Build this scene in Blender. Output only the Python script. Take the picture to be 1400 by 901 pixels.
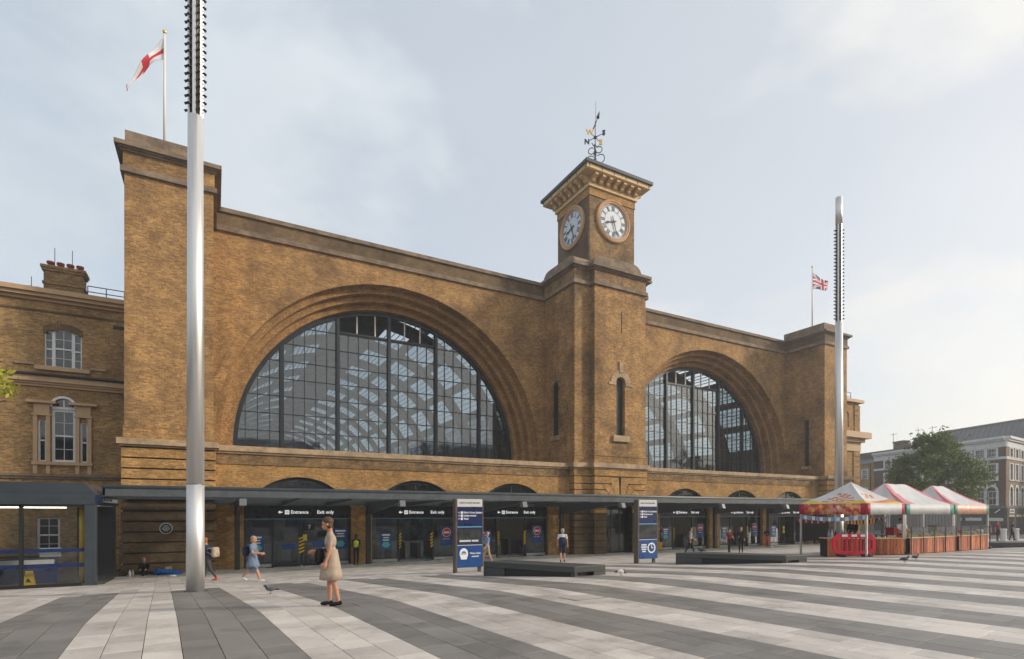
import bpy, bmesh, math, random
from mathutils import Vector, Matrix
import numpy as np
random.seed(7)
R = math.radians
scene = bpy.context.scene
for o in list(bpy.data.objects): bpy.data.objects.remove(o)
COL = scene.collection

# ---------------------------------------------------------------- camera
F, PX, HZ, YAW, CZ, CY = 745.0, 700.0, 701.0, R(28.68), 3.07, -37.0
cam = bpy.data.cameras.new('camera'); cam.sensor_width = 36; cam.lens = F/1400*36
cam.shift_y = (HZ-450.5)/1400; cam.clip_start = .1; cam.clip_end = 4000
camo = bpy.data.objects.new('camera', cam); COL.objects.link(camo)
camo.location = (0, CY, CZ); camo.rotation_euler = (R(90), 0, -YAW)
scene.camera = camo
# ---------------------------------------------------------------- sky and sun
SUN_AZ, SUN_EL = R(122), R(24)          # azimuth clockwise from +Y
world = bpy.data.worlds.new('World'); scene.world = world; world.use_nodes = True
nt = world.node_tree; nt.nodes.clear()
def nd(t, **k):
    n = nt.nodes.new(t)
    for a, b in k.items(): setattr(n, a, b)
    return n
sky = nd('ShaderNodeTexSky', sky_type='NISHITA'); sky.sun_disc = False
sky.sun_elevation = SUN_EL; sky.sun_rotation = SUN_AZ
sky.air_density = 1.0; sky.dust_density = 1.5; sky.ozone_density = 1.0; sky.altitude = 20
tc = nd('ShaderNodeTexCoord')
mp = nd('ShaderNodeMapping'); mp.inputs['Scale'].default_value = (1, 1, 1.7); mp.inputs['Location'].default_value = (.35, .2, .1)
nz = nd('ShaderNodeTexNoise'); nz.inputs['Scale'].default_value = 1.9; nz.inputs['Detail'].default_value = 7; nz.inputs['Roughness'].default_value = .55
nz.inputs['Distortion'].default_value = .3
rp = nd('ShaderNodeValToRGB'); rp.color_ramp.elements[0].position = .43; rp.color_ramp.elements[1].position = .58
rp.color_ramp.elements[0].color = (.66, .66, .66, 1); rp.color_ramp.elements[1].color = (.98, .98, .98, 1)
# thin morning cloud and haze lit by the low sun: cool away from it, warm and bright towards it
dt = nd('ShaderNodeVectorMath', operation='DOT_PRODUCT'); dt.inputs[1].default_value = (math.sin(SUN_AZ), math.cos(SUN_AZ), -.35)
vr = nd('ShaderNodeValToRGB'); e = vr.color_ramp.elements; e.new(.5); e.new(.6)
for el, p_, c_ in zip(e, (.0, .34, .62, 1.0), ((3.55, 3.95, 4.3), (4.35, 4.6, 4.8), (5.1, 5.1, 4.95), (6.8, 6.2, 5.4))): el.position = p_; el.color = (*c_, 1)
mr = nd('ShaderNodeMapRange'); mr.inputs[1].default_value = -.9; mr.inputs[2].default_value = 1.0
n2 = nd('ShaderNodeTexNoise'); n2.inputs['Scale'].default_value = 2.4; n2.inputs['Detail'].default_value = 6; n2.inputs['Distortion'].default_value = .5
br = nd('ShaderNodeMapRange'); br.inputs[1].default_value = .35; br.inputs[2].default_value = .68; br.inputs[3].default_value = .97; br.inputs[4].default_value = 1.05
cl = nd('ShaderNodeMix', data_type='RGBA', blend_type='MULTIPLY'); cl.inputs[0].default_value = 1
mx = nd('ShaderNodeMix', data_type='RGBA')
bg = nd('ShaderNodeBackground'); bg.inputs[1].default_value = .15
ow = nd('ShaderNodeOutputWorld')
L = nt.links.new
L(tc.outputs['Generated'], mp.inputs[0]); L(mp.outputs[0], nz.inputs['Vector']); L(nz.outputs['Fac'], rp.inputs[0])
L(tc.outputs['Generated'], dt.inputs[0]); L(dt.outputs['Value'], mr.inputs[0]); L(mr.outputs[0], vr.inputs[0])
L(mp.outputs[0], n2.inputs['Vector']); L(n2.outputs['Fac'], br.inputs[0]); L(vr.outputs[0], cl.inputs[6]); L(br.outputs[0], cl.inputs[7])
L(rp.outputs[0], mx.inputs[0]); L(sky.outputs[0], mx.inputs[6]); L(cl.outputs[2], mx.inputs[7])
L(mx.outputs[2], bg.inputs[0]); L(bg.outputs[0], ow.inputs[0])
sun = bpy.data.lights.new('sun', 'SUN'); sun.energy = 2.7; sun.angle = R(6); sun.color = (1, .90, .76)
suno = bpy.data.objects.new('sun', sun); COL.objects.link(suno)
sd = Vector((math.sin(SUN_AZ)*math.cos(SUN_EL), math.cos(SUN_AZ)*math.cos(SUN_EL), math.sin(SUN_EL)))
suno.rotation_euler = sd.to_track_quat('Z', 'Y').to_euler(); suno.location = (40, -80, 60)
vs = scene.view_settings; vs.view_transform = 'Standard'; vs.look = 'None'; vs.exposure = 0.29; vs.gamma = 1
vs.use_curve_mapping = False
scene.render.resolution_x = 1024; scene.render.resolution_y = 659
scene.render.engine = 'CYCLES'
scene.cycles.max_bounces = 6; scene.cycles.diffuse_bounces = 3; scene.cycles.glossy_bounces = 3
scene.cycles.transparent_max_bounces = 12; scene.cycles.caustics_reflective = False; scene.cycles.caustics_refractive = False

# ---------------------------------------------------------------- measuring helpers (survey of the square)
def ph(x): return math.atan((x-PX)/F)+YAW
def P(x, y, d):                         # where the sight line meets the plane parallel to the facade at distance d
    X = d*math.tan(ph(x)); dep = X*math.sin(YAW)+d*math.cos(YAW)
    return Vector((X, d+CY, CZ+(HZ-y)/F*dep))
def gz(Y):                              # height of the square: gentle near the road, then falling to the station
    d = Y-CY
    if d < -40: d = -40
    if d < 11: return CZ-1.6-.0172*d
    return CZ-1.79-.064*(d-11) if d < 31 else 0.0
def LD(lat, dep):                       # lateral / depth survey offsets to X, Y
    return lat*math.cos(YAW)+dep*math.sin(YAW), dep*math.cos(YAW)-lat*math.sin(YAW)+CY
def G(x, y):
    lo, hi = 1.0, 60.0
    for _ in range(50):
        m = (lo+hi)/2
        if P(x, y, m).z > gz(m+CY): lo = m
        else: hi = m
    p = P(x, y, lo); return Vector((p.x, p.y, gz(p.y)))

# ---------------------------------------------------------------- materials
MATS = {}
def new_mat(name):
    m = bpy.data.materials.new(name); m.use_nodes = True; MATS[name] = m
    n = m.node_tree; n.nodes.clear()
    out = n.nodes.new('ShaderNodeOutputMaterial'); b = n.nodes.new('ShaderNodeBsdfPrincipled')
    n.links.new(b.outputs[0], out.inputs[0])
    return m, n, b, out
def N(n, t, **k):
    x = n.nodes.new(t)
    for a, v in k.items():
        if isinstance(a, str) and a.startswith('i_'):
            x.inputs[a[2:].replace('_', ' ')].default_value = v
        else: setattr(x, a, v)
    return x
def ramp(n, src, stops):
    r = n.nodes.new('ShaderNodeValToRGB'); e = r.color_ramp.elements
    while len(e) < len(stops): e.new(.5)
    for el, (p, c) in zip(e, stops):
        el.position = p; el.color = (c, c, c, 1) if isinstance(c, (int, float)) else (*c, 1)
    n.links.new(src, r.inputs[0]); return r.outputs[0]
def mixc(n, fac, a, b, mode='MIX'):
    x = n.nodes.new('ShaderNodeMix'); x.data_type = 'RGBA'; x.blend_type = mode
    for s, v in ((0, fac), (6, a), (7, b)):
        if hasattr(v, 'links'): n.links.new(v, x.inputs[s])
        else: x.inputs[s].default_value = v if s == 0 else (*v, 1)
    return x.outputs[2]
def plain(name, col, rough=.6, metal=0, var=.12, scale=3.0, spec=.4, bump=0, dirt=0, streak=0):
    m, n, b, out = new_mat(name)
    g = N(n, 'ShaderNodeNewGeometry')
    t = N(n, 'ShaderNodeTexNoise', i_Scale=scale, i_Detail=6.0, i_Roughness=.6)
    if streak:
        mpp = N(n, 'ShaderNodeMapping'); mpp.inputs['Scale'].default_value = (1, 1, 1/streak)
        n.links.new(g.outputs['Position'], mpp.inputs[0]); n.links.new(mpp.outputs[0], t.inputs['Vector'])
    else: n.links.new(g.outputs['Position'], t.inputs['Vector'])
    f = ramp(n, t.outputs['Fac'], [(.3, 1-var*1.6), (.7, 1+var)])
    c = mixc(n, 1.0, col, f, 'MULTIPLY')
    if dirt:
        t2 = N(n, 'ShaderNodeTexNoise', i_Scale=.9, i_Detail=8.0, i_Roughness=.7)
        n.links.new(g.outputs['Position'], t2.inputs['Vector'])
        c = mixc(n, ramp(n, t2.outputs['Fac'], [(.45, 0.0), (.75, dirt)]), c, tuple(v*.28 for v in col))
    n.links.new(c, b.inputs['Base Color'])
    b.inputs['Roughness'].default_value = rough; b.inputs['Metallic'].default_value = metal
    b.inputs['Specular IOR Level'].default_value = spec
    if var:
        rr = ramp(n, t.outputs['Fac'], [(.3, max(rough-.08, .02)), (.7, min(rough+.1, 1))])
        n.links.new(rr, b.inputs['Roughness'])
    if bump:
        bp = N(n, 'ShaderNodeBump', i_Strength=bump, i_Distance=.02)
        n.links.new(t.outputs['Fac'], bp.inputs['Height']); n.links.new(bp.outputs[0], b.inputs['Normal'])
    return m
def brick(name, c1, c2, mortar, stain=.6, bw_=.235, bh=.078, soot=(.05, .038, .028), stain_scale=.35, lo=.5, dark=.12):
    m, n, b, out = new_mat(name)
    g = N(n, 'ShaderNodeNewGeometry'); sp = N(n, 'ShaderNodeSeparateXYZ'); n.links.new(g.outputs['Position'], sp.inputs[0])
    ad = N(n, 'ShaderNodeMath', operation='ADD'); n.links.new(sp.outputs[0], ad.inputs[0]); n.links.new(sp.outputs[1], ad.inputs[1])
    cb = N(n, 'ShaderNodeCombineXYZ'); n.links.new(ad.outputs[0], cb.inputs[0]); n.links.new(sp.outputs[2], cb.inputs[1])
    t = N(n, 'ShaderNodeTexBrick', offset=.5, i_Scale=1.0); n.links.new(cb.outputs[0], t.inputs['Vector'])
    t.inputs['Brick Width'].default_value = bw_; t.inputs['Row Height'].default_value = bh
    t.inputs['Mortar Size'].default_value = .007; t.inputs['Mortar Smooth'].default_value = .3; t.inputs['Bias'].default_value = 0
    t.inputs['Color1'].default_value = (*c1, 1); t.inputs['Color2'].default_value = (*c2, 1); t.inputs['Mortar'].default_value = (*mortar, 1)
    # clumps of darker burnt bricks, stretched along the courses
    mpp = N(n, 'ShaderNodeMapping'); mpp.inputs['Scale'].default_value = (8.5, 8.5, 25); n.links.new(g.outputs['Position'], mpp.inputs[0])
    t1 = N(n, 'ShaderNodeTexNoise', i_Scale=1.0, i_Detail=3.0, i_Roughness=.7); n.links.new(mpp.outputs[0], t1.inputs['Vector'])
    c = mixc(n, ramp(n, t1.outputs['Fac'], [(.5, 0.0), (.66, .75)]), t.outputs['Color'], (dark, dark*.62, dark*.36))
    c = mixc(n, ramp(n, t1.outputs['Fac'], [(.3, .45), (.42, 0.0)]), c, tuple(min(v*1.3, .8) for v in c1))
    t5 = N(n, 'ShaderNodeTexNoise', i_Scale=1.3, i_Detail=6.0, i_Roughness=.75); n.links.new(g.outputs['Position'], t5.inputs['Vector'])
    c = mixc(n, ramp(n, t5.outputs['Fac'], [(.44, 0.0), (.68, .62)]), c, (c2[0]*.62, c2[1]*.68, c2[2]*.85))
    c = mixc(n, ramp(n, t5.outputs['Fac'], [(.28, .28), (.44, 0.0)]), c, (min(c1[0]*1.25, .7), c1[1]*1.18, c1[2]*.95))
    # broad tone changes and weather stains
    t2 = N(n, 'ShaderNodeTexNoise', i_Scale=stain_scale, i_Detail=8.0, i_Roughness=.66); n.links.new(g.outputs['Position'], t2.inputs['Vector'])
    c = mixc(n, ramp(n, t2.outputs['Fac'], [(lo, 0.0), (lo+.25, stain)]), c, soot)
    mp3 = N(n, 'ShaderNodeMapping'); mp3.inputs['Scale'].default_value = (.9, .9, .16); n.links.new(g.outputs['Position'], mp3.inputs[0])
    t3 = N(n, 'ShaderNodeTexNoise', i_Scale=1.0, i_Detail=5.0, i_Roughness=.6); n.links.new(mp3.outputs[0], t3.inputs['Vector'])
    c = mixc(n, 1.0, c, ramp(n, t3.outputs['Fac'], [(.3, .84), (.7, 1.1)]), 'MULTIPLY')
    n.links.new(c, b.inputs['Base Color']); b.inputs['Roughness'].default_value = .9; b.inputs['Specular IOR Level'].default_value = .2
    bp = N(n, 'ShaderNodeBump', i_Strength=.12, i_Distance=.008); iv = N(n, 'ShaderNodeMath', operation='SUBTRACT'); iv.inputs[0].default_value = 1
    n.links.new(t.outputs['Fac'], iv.inputs[1]); n.links.new(iv.outputs[0], bp.inputs['Height']); n.links.new(bp.outputs[0], b.inputs['Normal'])
    return m
def glass(name, tint=(.8, .85, .87), refl=.12, rough=.02):
    m, n, b, out = new_mat(name); n.nodes.remove(b)
    tr = N(n, 'ShaderNodeBsdfTransparent'); tr.inputs[0].default_value = (*tint, 1)
    gl = N(n, 'ShaderNodeBsdfGlossy'); gl.inputs['Roughness'].default_value = rough; gl.inputs[0].default_value = (.95, .97, 1, 1)
    g = N(n, 'ShaderNodeNewGeometry'); t = N(n, 'ShaderNodeTexNoise', i_Scale=.8, i_Detail=2.0); n.links.new(g.outputs['Position'], t.inputs['Vector'])
    bp = N(n, 'ShaderNodeBump', i_Strength=.04, i_Distance=.05); n.links.new(t.outputs['Fac'], bp.inputs['Height']); n.links.new(bp.outputs[0], gl.inputs['Normal'])
    fr = N(n, 'ShaderNodeFresnel'); mi_ = N(n, 'ShaderNodeMapRange'); mi_.inputs[3].default_value = 1.5; mi_.inputs[4].default_value = 1/1.5
    n.links.new(g.outputs['Backfacing'], mi_.inputs[0]); n.links.new(mi_.outputs[0], fr.inputs['IOR'])
    ad = N(n, 'ShaderNodeMath', operation='ADD', use_clamp=True); n.links.new(fr.outputs[0], ad.inputs[0]); ad.inputs[1].default_value = refl
    mxs = N(n, 'ShaderNodeMixShader'); n.links.new(ad.outputs[0], mxs.inputs[0]); n.links.new(tr.outputs[0], mxs.inputs[1]); n.links.new(gl.outputs[0], mxs.inputs[2])
    n.links.new(mxs.outputs[0], out.inputs[0]); return m

brick('brick', (.58, .33, .122), (.30, .16, .062), (.42, .29, .16), stain=.75, lo=.46)
brick('brick_ring', (.55, .31, .118), (.28, .15, .06), (.40, .28, .155), stain=.5, lo=.5, bw_=.12)
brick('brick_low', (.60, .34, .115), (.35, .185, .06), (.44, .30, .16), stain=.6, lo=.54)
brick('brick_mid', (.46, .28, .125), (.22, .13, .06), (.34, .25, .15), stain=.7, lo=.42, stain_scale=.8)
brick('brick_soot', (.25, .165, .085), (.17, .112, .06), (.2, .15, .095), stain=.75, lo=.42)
brick('brick_wing', (.55, .335, .13), (.29, .165, .068), (.38, .28, .16), stain=.55, lo=.5)
brick('brick_grey', (.17, .12, .085), (.11, .08, .06), (.19, .15, .12), stain=.4, lo=.5, dark=.05)
brick('brick_pink', (.36, .235, .155), (.28, .18, .12), (.36, .28, .2), stain=.3, lo=.5)
plain('stone', (.47, .33, .20), .8, var=.2, scale=2.5, dirt=.75, bump=.3)
plain('stone_dark', (.26, .19, .13), .85, var=.25, scale=2.0, dirt=.85, bump=.4)
plain('cream', (.66, .45, .22), .6, var=.06, dirt=.15)
plain('tan_paint', (.52, .34, .19), .6, var=.06, dirt=.2)
plain('white_paint', (.72, .72, .72), .45, var=.05)
plain('white_trim', (.66, .65, .64), .55, var=.08, dirt=.15)
plain('groove', (.05, .038, .028), .9, var=.2)
plain('slate', (.045, .055, .065), .55, var=.3, scale=5)
plain('lead_grey', (.15, .155, .165), .5, var=.15, streak=6)
plain('blue_steel', (.034, .046, .057), .42, var=.12, spec=.5)
plain('canopy_steel', (.062, .072, .08), .42, var=.15, spec=.5)
plain('canopy_edge', (.08, .092, .1), .4, var=.15, spec=.5)
plain('dark_steel', (.018, .02, .023), .45, var=.1)
plain('window_steel', (.02, .027, .036), .4, var=.15)
plain('shed_panel', (.23, .25, .27), .7, var=.1)
plain('shed_wall', (.25, .2, .14), .85, var=.2)
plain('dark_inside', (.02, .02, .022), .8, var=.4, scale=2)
plain('inside_floor', (.1, .1, .1), .35, var=.2)
plain('steel', (.74, .725, .705), .5, metal=.9, var=.06, scale=9, streak=30)
plain('steel_dark', (.25, .24, .23), .4, metal=1, var=.1)
plain('aluminium', (.55, .55, .55), .42, metal=1, var=.08)
plain('pole_white', (.7, .66, .6), .5, var=.05)
plain('granite_bench', (.05, .052, .05), .5, var=.35, scale=45, spec=.45)
plain('granite_top', (.13, .125, .12), .5, var=.3, scale=40)
plain('navy', (.010, .018, .055), .35, var=.05)
plain('navy_sign', (.008, .02, .09), .3, var=.05)
plain('blue_sign', (.012, .065, .23), .3, var=.05)
plain('sign_dark', (.008, .011, .02), .3, var=.05)
plain('light_blue', (.12, .36, .52), .4, var=.03)
plain('sign_white', (.8, .8, .8), .4, var=.02)
plain('sign_grey', (.6, .6, .58), .4, var=.03)
plain('red', (.55, .012, .03), .4, var=.08)
plain('red_plastic', (.62, .015, .04), .4, var=.08)
plain('yellow', (.75, .47, .01), .45, var=.05)
plain('yellow_pale', (.78, .62, .1), .45, var=.05)
plain('black', (.012, .012, .013), .5, var=.1)
plain('rubber', (.02, .02, .02), .8, var=.1)
plain('brown_metal', (.10, .075, .06), .4, var=.15, spec=.5)
plain('gold', (.85, .52, .11), .35, metal=.8, var=.05)
plain('iron', (.02, .022, .026), .5, var=.1)
plain('dial', (.62, .66, .7), .35, var=.04)
plain('dial_rim', (.58, .35, .19), .6, var=.06)
plain('terracotta', (.32, .065, .04), .8, var=.2)
plain('poster_green', (.1, .42, .4), .4, var=.1)
plain('kick_panel', (.42, .42, .42), .45, var=.1)
plain('blind', (.42, .37, .40), .7, var=.08)
plain('concourse', (.2, .2, .2), .7, var=.5, scale=.9)
plain('concourse_floor', (.34, .33, .32), .3, var=.1)
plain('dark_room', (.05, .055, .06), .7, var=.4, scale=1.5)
plain('flag_white', (.72, .72, .74), .8, var=.05)
plain('flag_red', (.55, .03, .05), .8, var=.05)
plain('flag_blue', (.03, .04, .14), .8, var=.05)
plain('shop_green', (.02, .027, .028), .5, var=.15)
plain('shop_glass', (.045, .05, .052), .12, var=.3, spec=.6)
plain('skin', (.50, .25, .16), .55, var=.06, scale=20)
plain('skin_dark', (.09, .045, .028), .55, var=.06, scale=20)
plain('hair_brown', (.09, .045, .02), .6, var=.3, scale=40)
plain('hair_ginger', (.36, .1, .025), .6, var=.3, scale=40)
plain('hair_blonde', (.42, .28, .14), .6, var=.3, scale=40)
plain('hair_black', (.012, .01, .009), .55, var=.3, scale=40)
plain('hair_grey', (.35, .33, .31), .6, var=.3, scale=40)
def cloth(name, c, v=.12): return plain(name, c, .85, var=v, scale=9, bump=.25, spec=.2)
for nm, c in dict(c_black=(.014, .014, .016), c_navy=(.02, .03, .07), c_denim=(.09, .13, .2), c_beige=(.42, .33, .25), c_grey=(.33, .34, .36), c_white=(.7, .7, .72),
                  c_maroon=(.2, .015, .035), c_orange=(.85, .1, .02), c_hivis=(.62, .75, .03), c_blue=(.2, .32, .55), c_sand=(.42, .33, .24), c_bag=(.01, .10, .38),
                  c_red=(.5, .02, .05), c_dkgrey=(.06, .06, .065), c_slate=(.16, .21, .29)).items(): cloth(nm, c)
glass('pane_glass', (.62, .68, .71), .06)
glass('roof_glass', (.85, .89, .91), .0)
glass('shop_pane', (.62, .66, .68), .0)
glass('pavilion_pane', (.84, .86, .85), .0)
glass('canopy_glass', (.86, .9, .9), .0, .15)
glass('sash_pane', (.42, .46, .5), .03)
glass('counter_pane', (.85, .88, .88), .03)
m, n, b, out = new_mat('sign_glow'); b.inputs['Base Color'].default_value = (.8, .8, .8, 1)   # white sign lettering, glow added to brighten it under the canopy
b.inputs['Emission Color'].default_value = (1, 1, 1, 1); b.inputs['Emission Strength'].default_value = .45
m, n, b, out = new_mat('lit_tube'); b.inputs['Emission Color'].default_value = (1, .93, .8, 1); b.inputs['Emission Strength'].default_value = 5
# paving
def paving(name, base, var):
    m, n, b, out = new_mat(name)
    oi = N(n, 'ShaderNodeObjectInfo'); at = N(n, 'ShaderNodeAttribute', attribute_name='tone')
    ad = N(n, 'ShaderNodeMath', operation='ADD'); n.links.new(oi.outputs['Random'], ad.inputs[0]); n.links.new(at.outputs['Fac'], ad.inputs[1])
    fr = N(n, 'ShaderNodeMath', operation='FRACT'); n.links.new(ad.outputs[0], fr.inputs[0])
    c = mixc(n, fr.outputs[0], tuple(v*(1-var) for v in base), tuple(v*(1+var) for v in base))
    g = N(n, 'ShaderNodeNewGeometry')
    t = N(n, 'ShaderNodeTexNoise', i_Scale=180.0, i_Detail=3.0); n.links.new(g.outputs['Position'], t.inputs['Vector'])
    c = mixc(n, 1.0, c, ramp(n, t.outputs['Fac'], [(.3, .78), (.7, 1.2)]), 'MULTIPLY')
    t2 = N(n, 'ShaderNodeTexNoise', i_Scale=1.1, i_Detail=8.0, i_Roughness=.7); n.links.new(g.outputs['Position'], t2.inputs['Vector'])
    c = mixc(n, 1.0, c, ramp(n, t2.outputs['Fac'], [(.3, .66), (.5, 1.0), (.7, 1.15)]), 'MULTIPLY')
    v = N(n, 'ShaderNodeTexVoronoi', i_Scale=3.4); n.links.new(g.outputs['Position'], v.inputs['Vector'])      # dropped gum
    c = mixc(n, ramp(n, v.outputs['Distance'], [(.06, .6), (.08, 0.0)]), c, tuple(min(q*1.9, .5) for q in base) if base[0] < .2 else (.12, .11, .1))
    t4 = N(n, 'ShaderNodeTexNoise', i_Scale=7.0, i_Detail=9.0, i_Roughness=.75); n.links.new(g.outputs['Position'], t4.inputs['Vector'])
    c = mixc(n, ramp(n, t4.outputs['Fac'], [(.62, 0.0), (.8, .5)]), c, tuple(q*.5 for q in base))
    n.links.new(c, b.inputs['Base Color'])
    n.links.new(ramp(n, t2.outputs['Fac'], [(.3, .40), (.7, .56)]), b.inputs['Roughness'])
    b.inputs['Specular IOR Level'].default_value = .45
    bp = N(n, 'ShaderNodeBump', i_Strength=.12, i_Distance=.004); n.links.new(t.outputs['Fac'], bp.inputs['Height']); n.links.new(bp.outputs[0], b.inputs['Normal'])
    return m
paving('slab_light', (.53, .48, .435), .16)
paving('slab_dark', (.2, .184, .17), .15)
plain('grout', (.10, .092, .085), .9, var=.3, scale=6)
# print on the stall roof, counter planks, leaves, produce
m, n, b, out = new_mat('fruit_print'); g = N(n, 'ShaderNodeNewGeometry')
v = N(n, 'ShaderNodeTexVoronoi', i_Scale=5.5); n.links.new(g.outputs['Position'], v.inputs['Vector'])
bwc = N(n, 'ShaderNodeRGBToBW'); n.links.new(v.outputs['Color'], bwc.inputs[0])
c = ramp(n, bwc.outputs[0], [(.2, (.5, .02, .03)), (.4, (.75, .09, .02)), (.52, (.72, .32, .2)), (.6, (.8, .4, .05)), (.72, (.55, .03, .1)), (.85, (.75, .5, .42))])
c = mixc(n, ramp(n, v.outputs['Distance'], [(.5, 0.0), (.8, .75)]), c, (.14, .03, .02))
n.links.new(c, b.inputs['Base Color']); b.inputs['Roughness'].default_value = .5
m, n, b, out = new_mat('meat_print'); g = N(n, 'ShaderNodeNewGeometry')
t = N(n, 'ShaderNodeTexNoise', i_Scale=3.0, i_Detail=4.0); n.links.new(g.outputs['Position'], t.inputs['Vector'])
c = ramp(n, t.outputs['Fac'], [(.3, (.7, .2, .2)), (.45, (.72, .4, .32)), (.55, (.6, .28, .12)), (.65, (.75, .5, .45)), (.75, (.68, .14, .2))])
n.links.new(c, b.inputs['Base Color']); b.inputs['Roughness'].default_value = .5
def tentcloth(name, col):
    m, n, b, out = new_mat(name); g = N(n, 'ShaderNodeNewGeometry')
    t = N(n, 'ShaderNodeTexNoise', i_Scale=2.2, i_Detail=5.0); n.links.new(g.outputs['Position'], t.inputs['Vector'])
    n.links.new(mixc(n, 1.0, col, ramp(n, t.outputs['Fac'], [(.3, .86), (.7, 1.05)]), 'MULTIPLY'), b.inputs['Base Color'])
    b.inputs['Roughness'].default_value = .6
    bp = N(n, 'ShaderNodeBump', i_Strength=.5, i_Distance=.06); n.links.new(t.outputs['Fac'], bp.inputs['Height']); n.links.new(bp.outputs[0], b.inputs['Normal'])
    ts = N(n, 'ShaderNodeBsdfTranslucent'); ts.inputs[0].default_value = (*col, 1); mxs = N(n, 'ShaderNodeMixShader'); mxs.inputs[0].default_value = .25
    n.links.new(b.outputs[0], mxs.inputs[1]); n.links.new(ts.outputs[0], mxs.inputs[2]); n.links.new(mxs.outputs[0], out.inputs[0])
tentcloth('tent_white', (.74, .74, .75)); tentcloth('tent_yellow', (.78, .6, .1)); tentcloth('tent_red', (.52, .015, .05)); tentcloth('tent_pink', (.76, .26, .3))
tentcloth('tent_orange', (.78, .26, .12)); tentcloth('tent_green', (.12, .38, .3))
m, n, b, out = new_mat('plank'); oi = N(n, 'ShaderNodeObjectInfo'); g = N(n, 'ShaderNodeNewGeometry')
mpp = N(n, 'ShaderNodeMapping'); mpp.inputs['Scale'].default_value = (9, 9, 1.2); n.links.new(g.outputs['Position'], mpp.inputs[0])
t = N(n, 'ShaderNodeTexNoise', i_Scale=1.6, i_Detail=6.0, i_Distortion=1.0); n.links.new(mpp.outputs[0], t.inputs['Vector'])
c = mixc(n, oi.outputs['Random'], (.26, .045, .018), (.74, .24, .09))
c = mixc(n, 1.0, c, ramp(n, t.outputs['Fac'], [(.3, .45), (.7, 1.3)]), 'MULTIPLY'); n.links.new(c, b.inputs['Base Color']); b.inputs['Roughness'].default_value = .55
def leafmat(name, a, b2):
    m, n, b, out = new_mat(name); at = N(n, 'ShaderNodeAttribute', attribute_name='tone')
    c = mixc(n, at.outputs['Fac'], a, b2)
    n.links.new(c, b.inputs['Base Color']); b.inputs['Roughness'].default_value = .5; b.inputs['Specular IOR Level'].default_value = .3
    ts = N(n, 'ShaderNodeBsdfTranslucent'); n.links.new(c, ts.inputs[0]); mxs = N(n, 'ShaderNodeMixShader'); mxs.inputs[0].default_value = .3
    n.links.new(b.outputs[0], mxs.inputs[1]); n.links.new(ts.outputs[0], mxs.inputs[2]); n.links.new(mxs.outputs[0], out.inputs[0])
leafmat('leaf', (.07, .11, .035), (.21, .27, .09)); leafmat('leaf_yellow', (.3, .32, .03), (.5, .45, .05))
plain('bark', (.08, .065, .05), .9, var=.3, scale=8, bump=.5)
m, n, b, out = new_mat('produce'); at = N(n, 'ShaderNodeAttribute', attribute_name='tone')
n.links.new(ramp(n, at.outputs['Fac'], [(.1, (.5, .05, .03)), (.3, (.6, .2, .08)), (.45, (.45, .28, .08)), (.6, (.2, .06, .03)), (.75, (.25, .3, .06)), (.9, (.6, .4, .25))]), b.inputs['Base Color'])

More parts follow.
